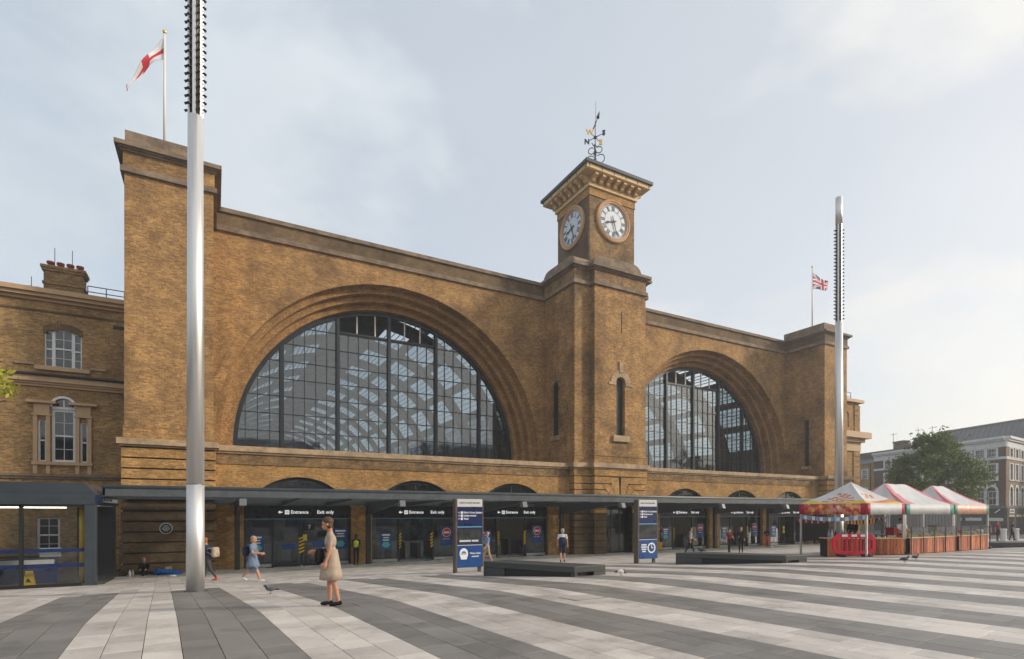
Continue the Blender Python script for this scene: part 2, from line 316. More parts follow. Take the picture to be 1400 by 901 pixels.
# ---------------------------------------------------------------- mesh helpers
WL = {}
CUR = [None]
class MB:
    def __init__(s, T=None): s.v = []; s.f = []; s.m = []; s.T = T if T is not None else CUR[0]; s.mi = 0; s.tone = None
    def add(s, vs, fs):
        k = len(s.v)
        for p in vs:
            p = Vector(p); s.v.append(s.T @ p if s.T else p)
        for f in fs: s.f.append([i+k for i in f]); s.m.append(s.mi)
    def quad(s, *p): s.add(p, [list(range(len(p)))])
    def box(s, x0, x1, y0, y1, z0, z1):
        s.add([(x0, y0, z0), (x1, y0, z0), (x1, y1, z0), (x0, y1, z0), (x0, y0, z1), (x1, y0, z1), (x1, y1, z1), (x0, y1, z1)],
              [(0, 3, 2, 1), (4, 5, 6, 7), (0, 1, 5, 4), (1, 2, 6, 5), (2, 3, 7, 6), (3, 0, 4, 7)]); return s
    def prism(s, poly, axis, a, b):                # poly in the two other axes, extruded from a to b along axis
        def pt(u, v, w): return {'x': (w, u, v), 'y': (u, w, v), 'z': (u, v, w)}[axis]
        n = len(poly); vs = [pt(u, v, a) for u, v in poly]+[pt(u, v, b) for u, v in poly]
        fs = [list(range(n))[::-1], list(range(n, 2*n))]+[(i, (i+1) % n, (i+1) % n+n, i+n) for i in range(n)]
        if axis == 'y': fs = [f[::-1] for f in fs]
        s.add(vs, fs); return s
    def tube(s, p0, p1, r0, r1=None, n=10, cap=True):
        r1 = r0 if r1 is None else r1; p0, p1 = Vector(p0), Vector(p1); d = (p1-p0).normalized()
        a = d.orthogonal().normalized(); b = d.cross(a)
        vs = [p+(a*math.cos(2*math.pi*i/n)+b*math.sin(2*math.pi*i/n))*r for p, r in ((p0, r0), (p1, r1)) for i in range(n)]
        fs = [(i, (i+1) % n, (i+1) % n+n, i+n) for i in range(n)]
        if cap: fs += [list(range(n))[::-1], list(range(n, 2*n))]
        s.add(vs, fs); return s
    def path(s, pts, r, n=6):
        for a, b in zip(pts, pts[1:]): s.tube(a, b, r, n=n)
        return s
    def lathe(s, prof, c, n=24, sx=1, sy=1):
        c = Vector(c); k = len(prof)
        vs = [c+Vector((r*math.cos(2*math.pi*i/n)*sx, r*math.sin(2*math.pi*i/n)*sy, z)) for r, z in prof for i in range(n)]
        fs = [(j*n+i, j*n+(i+1) % n, (j+1)*n+(i+1) % n, (j+1)*n+i) for j in range(k-1) for i in range(n)]
        fs += [list(range(n))[::-1], [(k-1)*n+i for i in range(n)]]
        s.add(vs, fs); return s
    def ball(s, c, r, n=10, m=6):
        r = (r, r, r) if isinstance(r, (int, float)) else r
        prof = [(math.sin(math.pi*j/m), -math.cos(math.pi*j/m)) for j in range(m+1)]
        vs = [Vector((c[0], c[1], c[2]-r[2]))]+[Vector((c[0]+p*r[0]*math.cos(2*math.pi*i/n), c[1]+p*r[1]*math.sin(2*math.pi*i/n), c[2]+q*r[2])) for p, q in prof[1:-1] for i in range(n)]+[Vector((c[0], c[1], c[2]+r[2]))]
        fs = [(0, 1+(i+1) % n, 1+i) for i in range(n)]
        for j in range(m-2): fs += [(1+j*n+i, 1+j*n+(i+1) % n, 1+(j+1)*n+(i+1) % n, 1+(j+1)*n+i) for i in range(n)]
        e = 1+(m-1)*n; b = 1+(m-2)*n
        fs += [(b+i, b+(i+1) % n, e) for i in range(n)]
        s.add(vs, fs); return s
    def wall(s, x0, x1, z0, z1, ops, y0, y1, seg=24):   # ops: (xa, xb, za, zb, rise)
        def top(o, x):
            xa, xb, za, zb, rise = o
            if not rise: return zb
            h = (xb-xa)/2; r = (h*h+rise*rise)/(2*rise); cx = (xa+xb)/2
            return zb-r+math.sqrt(max(r*r-(x-cx)**2, 0))
        xs = {x0, x1}
        for o in ops:
            xs |= {o[0], o[1]}
            if o[4]:
                for i in range(1, seg):
                    xs.add((o[0]+o[1])/2-(o[1]-o[0])/2*math.cos(math.pi*i/seg))
        xs = sorted(x for x in xs if x0-1e-9 <= x <= x1+1e-9)
        for a, b in zip(xs, xs[1:]):
            if b-a < 1e-6: continue
            act = sorted([o for o in ops if o[0] <= a+1e-7 and o[1] >= b-1e-7], key=lambda o: o[2]); la = lb = z0
            for o in act+[None]:
                ha, hb = (o[2], o[2]) if o else (z1, z1)
                if ha-la > 1e-5 or hb-lb > 1e-5:
                    s.quad((a, y0, la), (b, y0, lb), (b, y0, hb), (a, y0, ha)); s.quad((b, y1, lb), (a, y1, la), (a, y1, ha), (b, y1, hb))
                if o:
                    ta, tb = top(o, a), top(o, b)
                    s.quad((a, y0, ta), (b, y0, tb), (b, y1, tb), (a, y1, ta))
                    if o[2] > z0+1e-5: s.quad((a, y0, o[2]), (a, y1, o[2]), (b, y1, o[2]), (b, y0, o[2]))
                    la, lb = ta, tb
        for o in ops:
            for x, sg in ((o[0], 1), (o[1], -1)):
                q = [(x, y0, o[2]), (x, y0, top(o, x)), (x, y1, top(o, x)), (x, y1, o[2])]
                if top(o, x)-o[2] > 1e-5: s.quad(*(q if sg > 0 else q[::-1]))
        s.quad((x0, y0, z0), (x0, y0, z1), (x0, y1, z1), (x0, y1, z0)); s.quad((x1, y0, z0), (x1, y1, z0), (x1, y1, z1), (x1, y0, z1))
        s.quad((x0, y0, z1), (x1, y0, z1), (x1, y1, z1), (x0, y1, z1)); return s
    def build(s, name, mat, parent=None, smooth=False, bevel=0, weld=False):
        me = bpy.data.meshes.new(name)
        P_ = np.array([tuple(p) for p in s.v]); lo = P_.min(0); hi = P_.max(0)
        c = Vector(((lo[0]+hi[0])/2, (lo[1]+hi[1])/2, lo[2]))
        me.from_pydata([tuple(p-c) for p in s.v], [], s.f)
        for mm in (mat if isinstance(mat, (list, tuple)) else [mat]): me.materials.append(MATS[mm])
        if any(s.m): me.polygons.foreach_set('material_index', s.m)
        if smooth: me.polygons.foreach_set('use_smooth', [True]*len(me.polygons))
        if s.tone is not None:
            at = me.attributes.new('tone', 'FLOAT', 'FACE'); at.data.foreach_set('value', s.tone)
        if weld:
            bm = bmesh.new(); bm.from_mesh(me); bmesh.ops.remove_doubles(bm, verts=bm.verts, dist=.0005); bm.to_mesh(me); bm.free()
        me.update()
        o = bpy.data.objects.new(name, me); COL.objects.link(o); put(o, c, parent)
        if bevel:
            bv = o.modifiers.new('bevel', 'BEVEL'); bv.width = bevel; bv.segments = 2; bv.limit_method = 'ANGLE'
        return o
def put(o, c, parent=None):
    o.location = c; WL[o.name] = Vector(c)
    if parent:
        o.parent = parent; o.matrix_parent_inverse = Matrix.Translation(-WL[parent.name])
def tag(o, label=None, cat=None, group=None, kind=None):
    if label: o['label'] = label
    if cat: o['category'] = cat
    if group: o['group'] = group
    if kind: o['kind'] = kind
    return o
def empty(name, loc=(0, 0, 0), label=None, cat=None, group=None):
    o = bpy.data.objects.new(name, None); COL.objects.link(o); o.empty_display_size = .3; put(o, Vector(loc)); return tag(o, label, cat, group)
def copy_tree(o, parent=None):
    c = o.copy(); COL.objects.link(c)
    if parent: c.parent = parent; c.matrix_parent_inverse = o.matrix_parent_inverse.copy()
    for ch in list(o.children): copy_tree(ch, c)
    return c
def share(o, loc, parent):                          # another object on the same mesh
    c = bpy.data.objects.new(o.name.split('.')[0], o.data); COL.objects.link(c); put(c, Vector(loc), parent); return c
def txt(s, size, loc, rz, mat, parent, name='lettering', align='LEFT', depth=.004, sx=1.0, bold=0):
    cu = bpy.data.curves.new('t', 'FONT'); cu.body = s; cu.size = size; cu.align_x = align; cu.align_y = 'CENTER'; cu.extrude = depth; cu.resolution_u = 2
    cu.offset = bold
    o = bpy.data.objects.new('t', cu); COL.objects.link(o); dg = bpy.context.evaluated_depsgraph_get()
    me = bpy.data.meshes.new_from_object(o.evaluated_get(dg)); bpy.data.objects.remove(o); bpy.data.curves.remove(cu)
    me.transform(Matrix.Rotation(rz, 4, 'Z') @ Matrix.Rotation(R(90), 4, 'X') @ Matrix.Diagonal((sx, 1, 1, 1)))
    me.materials.clear(); me.materials.append(MATS[mat]); me.name = name
    o = bpy.data.objects.new(name, me); COL.objects.link(o); put(o, Vector(loc), parent); return o
SWAP = Matrix(((0, 1, 0, 0), (-1, 0, 0, 0), (0, 0, 1, 0), (0, 0, 0, 1)))   # local x -> -Y, local y -> +X : a wall facing -X
# ================================================================ ground and paving
ys = [-300, -120, -80, -45] + [CY+d for d in (-8, 0, 4, 8, 11, 13, 15, 17, 19, 21, 23, 25, 27, 29, 31)] + [0, 40, 120, 400, 1500]
xs = [-1500, -200, -60, -20, 0, 20, 40, 60, 120, 300, 1500]
mb = MB(); nx = len(xs)
mb.add([(x, y, gz(y)-.03) for y in ys for x in xs], [(j*nx+i, j*nx+i+1, (j+1)*nx+i+1, (j+1)*nx+i) for j in range(len(ys)-1) for i in range(nx-1)])
ground = tag(mb.build('ground', 'grout'), kind='structure')
pav = tag(empty('pavement', (0, -20, 0)), kind='structure')
BA = R(-4); bu = Vector((math.sin(BA), math.cos(BA))); bv_ = Vector((math.cos(BA), -math.sin(BA)))   # along / across the bands
def visible(X, d):
    dep = X*math.sin(YAW)+d*math.cos(YAW); lat = X*math.cos(YAW)-d*math.sin(YAW)
    return dep > 2.5 and abs(lat) < dep*.94*1.12+2.5 and dep < 75
BW = 1.265; V0 = .21; slabs = []
rng = random.Random(3)
for k in range(-20, 56):
    for r_ in range(3):
        v0 = V0+k*BW+r_*BW/3; v1 = v0+BW/3
        u = 1.0+rng.random()*.6
        while u < 34:
            ln = rng.choice((.5, .62, .75, .9)); u1 = u+ln; vm = (v0+v1)/2; um = (u+u1)/2
            X = bu.x*um+bv_.x*vm; d = bu.y*um+bv_.y*vm
            if d < 33.3 and visible(X, d) and not (X < -3.9 and d > 25.3):
                dark = (k % 2 == 0) and d < 19.1
                slabs.append((X*math.sin(YAW)+d*math.cos(YAW), u, u1, v0, v1, dark, X, d))
            u = u1
slabs.sort(key=lambda s: s[0])
def corner(u, v, lift=0):
    X = bu.x*u+bv_.x*v; Y = bu.y*u+bv_.y*v+CY; return Vector((X, Y, gz(Y)+lift))
J = .004; shared = {}
for s in slabs[:300]:
    dep, u, u1, v0, v1, dark, X, d = s; ln = u1-u; key = (round(ln, 2), dark)
    loc = Vector((bu.x*(u+u1)/2+bv_.x*(v0+v1)/2, bu.y*(u+u1)/2+bv_.y*(v0+v1)/2+CY, 0)); loc.z = gz(loc.y)+rng.uniform(-.001, .0012)
    if key not in shared:
        m_ = MB(); hx, hy = BW/6-J, ln/2-J; c_ = .003
        m_.add([(-hx, -hy, -.03), (hx, -hy, -.03), (hx, hy, -.03), (-hx, hy, -.03), (-hx, -hy, -c_), (hx, -hy, -c_), (hx, hy, -c_), (-hx, hy, -c_),
                (-hx+c_, -hy+c_, 0), (hx-c_, -hy+c_, 0), (hx-c_, hy-c_, 0), (-hx+c_, hy-c_, 0)],
               [(0, 1, 5, 4), (1, 2, 6, 5), (2, 3, 7, 6), (3, 0, 4, 7), (4, 5, 9, 8), (5, 6, 10, 9), (6, 7, 11, 10), (7, 4, 8, 11), (8, 9, 10, 11)])
        me = bpy.data.meshes.new('paving_slab'); me.from_pydata([tuple(p) for p in m_.v], [], m_.f); me.materials.append(MATS['slab_dark' if dark else 'slab_light']); shared[key] = me
    o = bpy.data.objects.new('paving_slab', shared[key]); COL.objects.link(o); put(o, loc, pav)
    o.rotation_euler = (-math.atan(.0172 if d < 11 else .064), 0, -BA)
for dk in (False, True):
    m_ = MB(); m_.tone = []
    for dep, u, u1, v0, v1, dark, X, d in slabs[300:]:
        if dark != dk: continue
        j = J if dep < 30 else J*1.6
        h = rng.uniform(-.001, .0012)
        t_ = [corner(a, b, h) for a, b in ((u+j, v0+j), (u+j, v1-j), (u1-j, v1-j), (u1-j, v0+j))]
        q = [p-Vector((0, 0, .028)) for p in t_]
        m_.add(q+t_, [(4, 5, 6, 7), (0, 1, 5, 4), (1, 2, 6, 5), (2, 3, 7, 6), (3, 0, 4, 7)]); m_.tone += [rng.random()]*5
    tag(m_.build('dark_paving' if dk else 'light_paving', 'slab_dark' if dk else 'slab_light', pav), kind='stuff')

# ================================================================ the station
st = empty('train_station', (27, 0, 0), 'yellow brick railway station with clock tower and two huge arched windows', 'station')
TX = 27.1                                           # tower axis
W1, W2 = 11.28, 42.4                                # window axes
ZS, RW, YG = 7.42, 10.25, 2.55                      # window springing, radius and glass plane
Z_TER = 6.72
def band(name, x0, x1, yf, yb, prof, mat, ends=True):
    """a moulding wrapped round front and both sides of a pier; prof = [(out, z0, z1)]"""
    m_ = MB()
    for out, z0, z1 in prof: m_.box(x0-out, x1+out, yf-out, yb, z0, z1)
    return m_.build(name, mat, st)
for x0, x1, cx in ((-.3, 23.3, W1), (29.95, 53.6, W2)):
    r0 = 11.3
    m_ = MB().wall(x0, x1, 6.3, 19.95, [(cx-r0, cx+r0, 6.3, ZS+r0, r0)] if cx-r0 > x0 else [(max(cx-r0, x0), cx+r0, 6.3, ZS+r0, r0)], 0, .8, seg=64)
    m_.build('main_wall', 'brick', st)
    for k in range(3):                               # stepped brick orders round the window
        ra, rb = r0-k*.36, r0-(k+1)*.36; y0 = .72+k*.62; m_ = MB(); n_ = 72
        for i in range(n_):
            a0, a1 = math.pi*i/n_, math.pi*(i+1)/n_
            p = lambda r, a, y: (cx+r*math.cos(a), y, ZS+r*math.sin(a))
            m_.quad(p(ra+.05, a0, y0), p(rb, a0, y0), p(rb, a1, y0), p(ra+.05, a1, y0))
            m_.quad(p(rb, a0, y0), p(rb, a0, y0+.7), p(rb, a1, y0+.7), p(rb, a1, y0))
        for sg in (1, -1):
            xa, xb = cx+sg*(ra+.05), cx+sg*rb
            m_.quad((xa, y0, 6.3), (xb, y0, 6.3), (xb, y0, ZS), (xa, y0, ZS)); m_.quad((xb, y0, 6.3), (xb, y0+.7, 6.3), (xb, y0+.7, ZS), (xb, y0, ZS))
        m_.build('arch_order', 'brick_ring', st)
    mo = MB()                                        # flush hood ring proud of the wall
    n_ = 72
    for i in range(n_):
        a0, a1 = math.pi*i/n_, math.pi*(i+1)/n_; q = [(cx+r*math.cos(a), -.02, ZS+r*math.sin(a)) for r, a in ((r0+.55, a0), (r0, a0), (r0, a1), (r0+.55, a1))]
        if max(t[0] for t in q) < x1 and min(t[0] for t in q) > x0: mo.quad(*q)
    mo.build('hood_ring', 'brick', st)
    m_ = MB(); m_.box(x0, x1, -.16, .6, 19.95, 20.2); m_.box(x0, x1, -.08, .6, 20.2, 20.28); m_.build('string_course', 'stone_dark', st)
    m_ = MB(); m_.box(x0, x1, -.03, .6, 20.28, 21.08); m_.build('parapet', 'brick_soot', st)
    m_ = MB(); m_.box(x0, x1, -.17, .75, 21.08, 21.2); m_.box(x0, x1, -.1, .7, 21.2, 21.36); m_.build('coping', 'stone_dark', st)
    # ------------------------------------------------ great window
    w = empty('arched_window', (cx, YG, ZS)); w.parent = st; w.matrix_parent_inverse = Matrix.Translation(-WL[st.name])
    m_ = MB(); n_ = 72
    for i in range(n_):
        a0, a1 = math.pi*i/n_, math.pi*(i+1)/n_
        p = lambda r, a, y: (cx+r*math.cos(a), y, ZS+r*math.sin(a)); ro, ri = RW+.02, RW-.3
        m_.quad(p(ro, a0, YG-.15), p(ri, a0, YG-.15), p(ri, a1, YG-.15), p(ro, a1, YG-.15)); m_.quad(p(ri, a0, YG-.15), p(ri, a0, YG+.15), p(ri, a1, YG+.15), p(ri, a1, YG-.15))
    m_.build('window_frame', 'window_steel', w)
    RI = RW-.25; BAY = 3.65; ROW = 1.19; zb0 = 6.9; rows = [zb0+.42+ROW*i for i in range(10)]
    for i in range(-2, 3):
        x = cx+i*BAY; zt = ZS+math.sqrt(RI**2-(i*BAY)**2)
        MB().box(x-.1, x+.1, YG-.22, YG+.12, zb0, zt).box(x-.15, x+.15, YG-.08, YG+.02, zb0, zt).build('mullion', 'window_steel', w)
    vent_z = ZS+8.35
    cols = []
    for b_ in range(-3, 3):
        for q in range(5): cols.append((cx+b_*BAY+q*BAY/5, cx+b_*BAY+(q+1)*BAY/5, b_))
    for i, (xa, xb, b_) in enumerate(cols):
        if xa > cx-3*BAY and i % 5 and abs(xa-cx) < RI-.1:
            zt = ZS+math.sqrt(RI**2-(xa-cx)**2)
            if b_ in (-1, 0): zt = min(zt, vent_z)
            MB().box(xa-.025, xa+.025, YG-.06, YG+.05, zb0, zt).build('glazing_bar', 'window_steel', w)
    for z in rows:
        if z-ZS < RI-.3:
            h = math.sqrt(RI**2-max(z-ZS, 0)**2)
            if z > vent_z: continue
            MB().box(cx-h, cx+h, YG-.05, YG+.04, z-.028, z+.028).build('transom', 'window_steel', w)
    m_ = MB().box(cx-BAY, cx+BAY, YG-.1, YG+.1, vent_z-.07, vent_z+.07); m_.build('vent_rail', 'window_steel', w)
    for q in (-2.3, -1.0, 1.2, 2.4): MB().box(cx+q-.04, cx+q+.04, YG-.05, YG+.05, vent_z+.07, ZS+math.sqrt(RI**2-q*q)).build('vent_bracket', 'pole_white', w)
    proto = None; zl = [zb0]+[z for z in rows if z < ZS+RI]+[ZS+RI]
    for xa, xb, b_ in cols:
        for za, zt in zip(zl, zl[1:]):
            if b_ in (-1, 0):
                if za >= vent_z-.05: continue
                zt = min(zt, vent_z)
            xa2, xb2, za2, zt2 = xa+.02, xb-.02, za+.02, zt-.02
            inn = [(x-cx)**2+max(z-ZS, 0)**2 < RI**2 for x in (xa2, xb2) for z in (za2, zt2)]
            if not any(inn): continue
            if all(inn) and abs(zt-za-ROW) < .01:
                if proto is None:
                    proto = MB().box(xa2, xb2, YG-.006, YG+.006, za2, zt2).build('pane', 'pane_glass', w)
                else: share(proto, ((xa2+xb2)/2, YG, za2), w)
            else:
                pts = []
                for i in range(7):
                    x = xa2+(xb2-xa2)*i/6; zc = ZS+math.sqrt(max(RI**2-(x-cx)**2, 0)) if abs(x-cx) < RI else za2
                    pts.append((x, min(zt2, max(zc, za2))))
                poly = [(xa2, za2), (xb2, za2)]+pts[::-1]
                cl_ = [poly[0]]
                for q in poly[1:]:
                    if (q[0]-cl_[-1][0])**2+(q[1]-cl_[-1][1])**2 > 1e-5: cl_.append(q)
                if (cl_[0][0]-cl_[-1][0])**2+(cl_[0][1]-cl_[-1][1])**2 < 1e-5: cl_.pop()
                if len(cl_) > 2: MB().prism(cl_, 'y', YG-.006, YG+.006).build('pane', 'pane_glass', w)
    # ------------------------------------------------ train shed behind the window
    RS = 13.4; zc = 6.3; n_bay = 13; LB = 6.6; yb = 3.2; n_ = 40
    m_ = MB(); gl_ = MB(); bars = MB(); ribs = MB()
    def vp(a, y, r=RS): return (cx+r*math.cos(a), y, zc+r*math.sin(a))
    GA = [(R(18+13.2*i), R(27.6+13.2*i)) for i in range(5)]; GA = GA+[(math.pi-b, math.pi-a) for a, b in GA[::-1]]
    for i in range(n_bay):
        y0, y1 = yb+i*LB, yb+(i+1)*LB; ya, yc = y0+1.25, y1-1.25
        for j in range(n_):
            a0, a1 = math.pi*j/n_, math.pi*(j+1)/n_
            for s0, s1 in ((y0, ya), (yc, y1)): m_.quad(vp(a0, s0), vp(a0, s1), vp(a1, s1), vp(a1, s0))
        edges = [0]+[e for g_ in GA for e in g_]+[math.pi]
        for e in range(0, len(edges), 2):
            nn = max(2, int((edges[e+1]-edges[e])/R(4)))
            for j in range(nn):
                a0 = edges[e]+(edges[e+1]-edges[e])*j/nn; a1 = edges[e]+(edges[e+1]-edges[e])*(j+1)/nn
                m_.quad(vp(a0, ya), vp(a0, yc), vp(a1, yc), vp(a1, ya))
        for ga, gb in GA:
            for j in range(3):
                a0, a1 = ga+(gb-ga)*j/3, ga+(gb-ga)*(j+1)/3
                gl_.quad(vp(a0, ya, RS+.05), vp(a0, yc, RS+.05), vp(a1, yc, RS+.05), vp(a1, ya, RS+.05))
            for j in range(1, 5):
                a = ga+(gb-ga)*j/5; da = .028/RS
                bars.quad(vp(a-da, ya), vp(a-da, yc), vp(a+da, yc), vp(a+da, ya)); bars.quad(vp(a-da, ya, RS-.06), vp(a-da, yc, RS-.06), vp(a-da, yc), vp(a-da, ya))
        for j in range(n_):
            a0, a1 = math.pi*j/n_, math.pi*(j+1)/n_; r2 = RS-.55
            ribs.quad(vp(a0, y0-.16, r2), vp(a0, y0+.16, r2), vp(a1, y0+.16, r2), vp(a1, y0-.16, r2))
            for yy in (y0-.16, y0+.16): ribs.quad(vp(a0, yy, r2), vp(a0, yy), vp(a1, yy), vp(a1, yy, r2))
    sr = m_.build('shed_roof', 'shed_panel', st); tag(gl_.build('roof_glazing', 'roof_glass', sr), kind='stuff'); tag(bars.build('roof_bars', 'shed_panel', sr), kind='stuff'); ribs.build('roof_ribs', 'shed_panel', sr)
    ew = MB()
    for j in range(n_):
        a0, a1 = math.pi*j/n_, math.pi*(j+1)/n_; ew.quad(vp(a0, yb+n_bay*LB), vp(a1, yb+n_bay*LB), (cx+RS*math.cos(a1), yb+n_bay*LB, 0), (cx+RS*math.cos(a0), yb+n_bay*LB, 0))
    ew.build('shed_end_wall', 'shed_panel', st)
    MB().box(cx-RS-.3, cx-RS, 1.0, 92, 0, zc+.3).box(cx+RS, cx+RS+.3, 1.0, 92, 0, zc+.3).build('shed_side_wall', 'shed_wall', st)
MB().box(-3, 58, -2.95, 92, -.2, .012).build('platform_floor', 'concourse_floor', st)

# ------------------------------------------------ piers at both ends
for x0, x1, yf, slit in ((-3.9, -.02, -4.1, 0), (53.5, 57.3, -4.25, 1)):
    if slit:
        MB(SWAP).wall(0.0, -yf, 6.7, 19.95, [(2.05, 2.62, 7.85, 12.6, 0)], x0, x0+.5).build('pier_wall', 'brick', st)
        MB().box(x0+.5, x1, yf, .5, 6.7, 19.95).box(x0+.003, x0+.5, yf+.001, yf+.004, 6.7, 19.95).build('pier_wall', 'brick', st)
        MB().box(x0+.25, x0+.3, -2.6, -2.07, 7.85, 12.6).build('slit_window', 'dark_steel', st)
        MB().box(x0-.12, x0+.2, -2.85, -1.85, 7.55, 7.85).build('sill', 'stone', st)
    else:
        MB().box(x0, x1, yf, .5, 6.75, 19.95).build('pier_wall', 'brick', st)
    band('string_course', x0, x1, yf, .4, [(.16, 19.95, 20.2), (.08, 20.2, 20.28)], 'stone_dark')
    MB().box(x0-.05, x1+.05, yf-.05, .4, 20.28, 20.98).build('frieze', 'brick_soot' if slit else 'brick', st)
    band('cornice', x0, x1, yf, .4, [(.14, 20.98, 21.07), (.24, 21.07, 21.14), (.38, 21.14, 21.34)], 'stone_dark')
    MB().box(x0+.02, x1-.6, yf+.05, .2, 21.34, 22.1).build('attic_block', 'stone_dark', st)
    band('plinth_band', x0, x1, yf, .0, [(.06, 7.35, 7.42), (.05, 6.75, 7.35)], 'brick')
    m_ = MB(); m_.box(x0-.16, x1+.16, yf-.42, 0, 6.35, 6.45).box(x0-.26, x1+.26, yf-.55, 0, 6.45, 6.75); m_.build('stone_band', 'stone', st)
    MB().box(x0-.02, x1+.02, yf-.24, 0, 0, 6.35).build('base_core', 'groove', st)
    z = 0.0; h = .527
    for k in range(12):
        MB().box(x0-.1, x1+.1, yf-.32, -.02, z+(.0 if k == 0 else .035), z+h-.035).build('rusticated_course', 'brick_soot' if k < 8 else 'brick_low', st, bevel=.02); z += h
# ------------------------------------------------ lower range in front of the great windows
YL = -3.6
BAYS1 = [4.35, 11.4, 18.4]; BAYS2 = [35.0, 42.1, 48.9]; BH = 2.9
for x0, x1, bays in ((.0, 23.15, BAYS1), (30.1, 53.45, BAYS2)):
    MB().wall(x0, x1, 0, 5.72, [(c-BH, c+BH, 0, 5.12, 1.75) for c in bays], YL, YL+.6, seg=30).build('arcade_wall', 'brick_low', st)
    MB().box(x0, x1, YL-.05, YL+.5, 5.72, 6.3).build('arcade_frieze', 'brick_mid', st)
    m_ = MB().box(x0, x1, YL-.14, YL+.5, 6.3, 6.42).box(x0, x1, YL-.24, .0, 6.42, Z_TER); m_.build('terrace_cornice', 'stone', st)
    for c in bays:
        m_ = MB(); n_ = 24                           # dark reveal ring and fanlight over the doors
        rise = 1.75; rr = (BH*BH+rise*rise)/(2*rise); zc = 5.12-rr; a_ = math.asin(BH/rr)
        def ap(r, t, y): return (c+r*math.sin(t), y, zc+r*math.cos(t))
        fr = MB()
        for i in range(n_):
            t0, t1 = -a_+2*a_*i/n_, -a_+2*a_*(i+1)/n_
            fr.quad(ap(rr, t0, YL+.3), ap(rr-.16, t0, YL+.3), ap(rr-.16, t1, YL+.3), ap(rr, t1, YL+.3)); fr.quad(ap(rr-.16, t0, YL+.3), ap(rr-.16, t0, YL+.5), ap(rr-.16, t1, YL+.5), ap(rr-.16, t1, YL+.3))
        for q in (-1.45, 0, 1.45): fr.box(c+q-.05, c+q+.05, YL+.32, YL+.42, 3.45, zc+math.sqrt((rr-.08)**2-q*q))
        f_ = fr.build('fanlight', 'window_steel', st)
        for qa, qb in ((-2.75, -1.5), (-1.4, -.05), (.05, 1.4), (1.5, 2.75)):
            pts = [(c+qa+(qb-qa)*i/6, zc+math.sqrt((rr-.1)**2-(qa+(qb-qa)*i/6)**2)) for i in range(7)]
            MB().prism([(c+qa, 3.45), (c+qb, 3.45)]+[(x, max(z, 3.47)) for x, z in pts[::-1]], 'y', YL+.36, YL+.372).build('fanlight_pane', 'shop_pane', f_)
for x0, x1 in ((-.02, 23.2), (30.05, 53.5)):           # solid floor of the terrace and wall below main window
    MB().box(x0, x1, YL+.5, 2.9, 6.2, 6.42).build('terrace_floor', 'lead_grey', st)

# ------------------------------------------------ tower
YT = -4.65; YS = -4.15
X0, X1 = 23.2, 30.05; F0, F1 = TX-2.45, TX+2.45
MB(SWAP).wall(0.0, 4.15, Z_TER, 19.95, [(1.25, 2.0, 9.0, 13.2, .37)], X0, X0+.5).build('tower_wall', 'brick', st)
MB().box(X0+.1, X0+.14, -1.995, -1.255, 9.0, 13.19).build('slit_window', 'dark_steel', st)
MB().box(X0-.14, X0+.2, -2.2, -1.05, 8.65, 9.0).build('sill', 'stone', st)
MB().box(X0-.03, X0+.1, -2.3, -2.05, 12.75, 13.0).box(X0-.03, X0+.1, -1.2, -.95, 12.75, 13.0).box(X0-.04, X0+.1, -1.74, -1.5, 13.3, 13.9).build('hood_stone', 'stone_dark', st)
MB().box(X0+.5, X1, YS, .4, 0, 19.95).box(X0, X0+.5, YS, -.01, 0, Z_TER).box(X0+.002, X0+.5, YS-.001, YS+.02, Z_TER, 19.95).build('tower_core', 'brick', st)
MB().wall(F0, F1, Z_TER, 19.95, [(TX-.42, TX+.42, 8.9, 13.35, .42)], YT, YS+.01).build('tower_wall', 'brick', st)
MB().box(TX-.42, TX+.42, YT+.3, YT+.34, 8.9, 13.35).build('slit_window', 'dark_steel', st)
MB().box(TX-.8, TX+.8, YT-.18, YT+.2, 8.45, 8.9).build('sill', 'stone', st)
m_ = MB()
for i in range(9):
    a0, a1 = math.pi*i/9+.015, math.pi*(i+1)/9-.015; zc = 12.93
    m_.prism([(TX+r*math.cos(a), zc+r*math.sin(a)) for r, a in ((.44, a0), (.95, a0), (.95, a1), (.44, a1))][::-1], 'y', YT-.05, YT+.02)
m_.box(TX-1.15, TX-.45, YT-.06, YT+.02, 12.72, 12.92).box(TX+.45, TX+1.15, YT-.06, YT+.02, 12.72, 12.92).box(TX-.16, TX+.16, YT-.1, YT+.02, 13.7, 14.5)
m_.build('hood_mould', 'stone', st)
MB().box(TX+.05, TX+.13, YT-.01, YT+.02, 16.7, 18.35).build('slot', 'groove', st)
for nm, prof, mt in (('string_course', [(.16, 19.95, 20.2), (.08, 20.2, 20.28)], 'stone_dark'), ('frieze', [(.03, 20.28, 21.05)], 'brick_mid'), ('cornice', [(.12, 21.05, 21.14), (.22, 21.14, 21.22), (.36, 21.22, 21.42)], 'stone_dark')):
    m_ = MB()
    for out, z0, z1 in prof: m_.box(X0-out, X1+out, YS-out, .6, z0, z1); m_.box(F0-out, F1+out, YT-out, YS-out, z0, z1)
    m_.build(nm, mt, st)
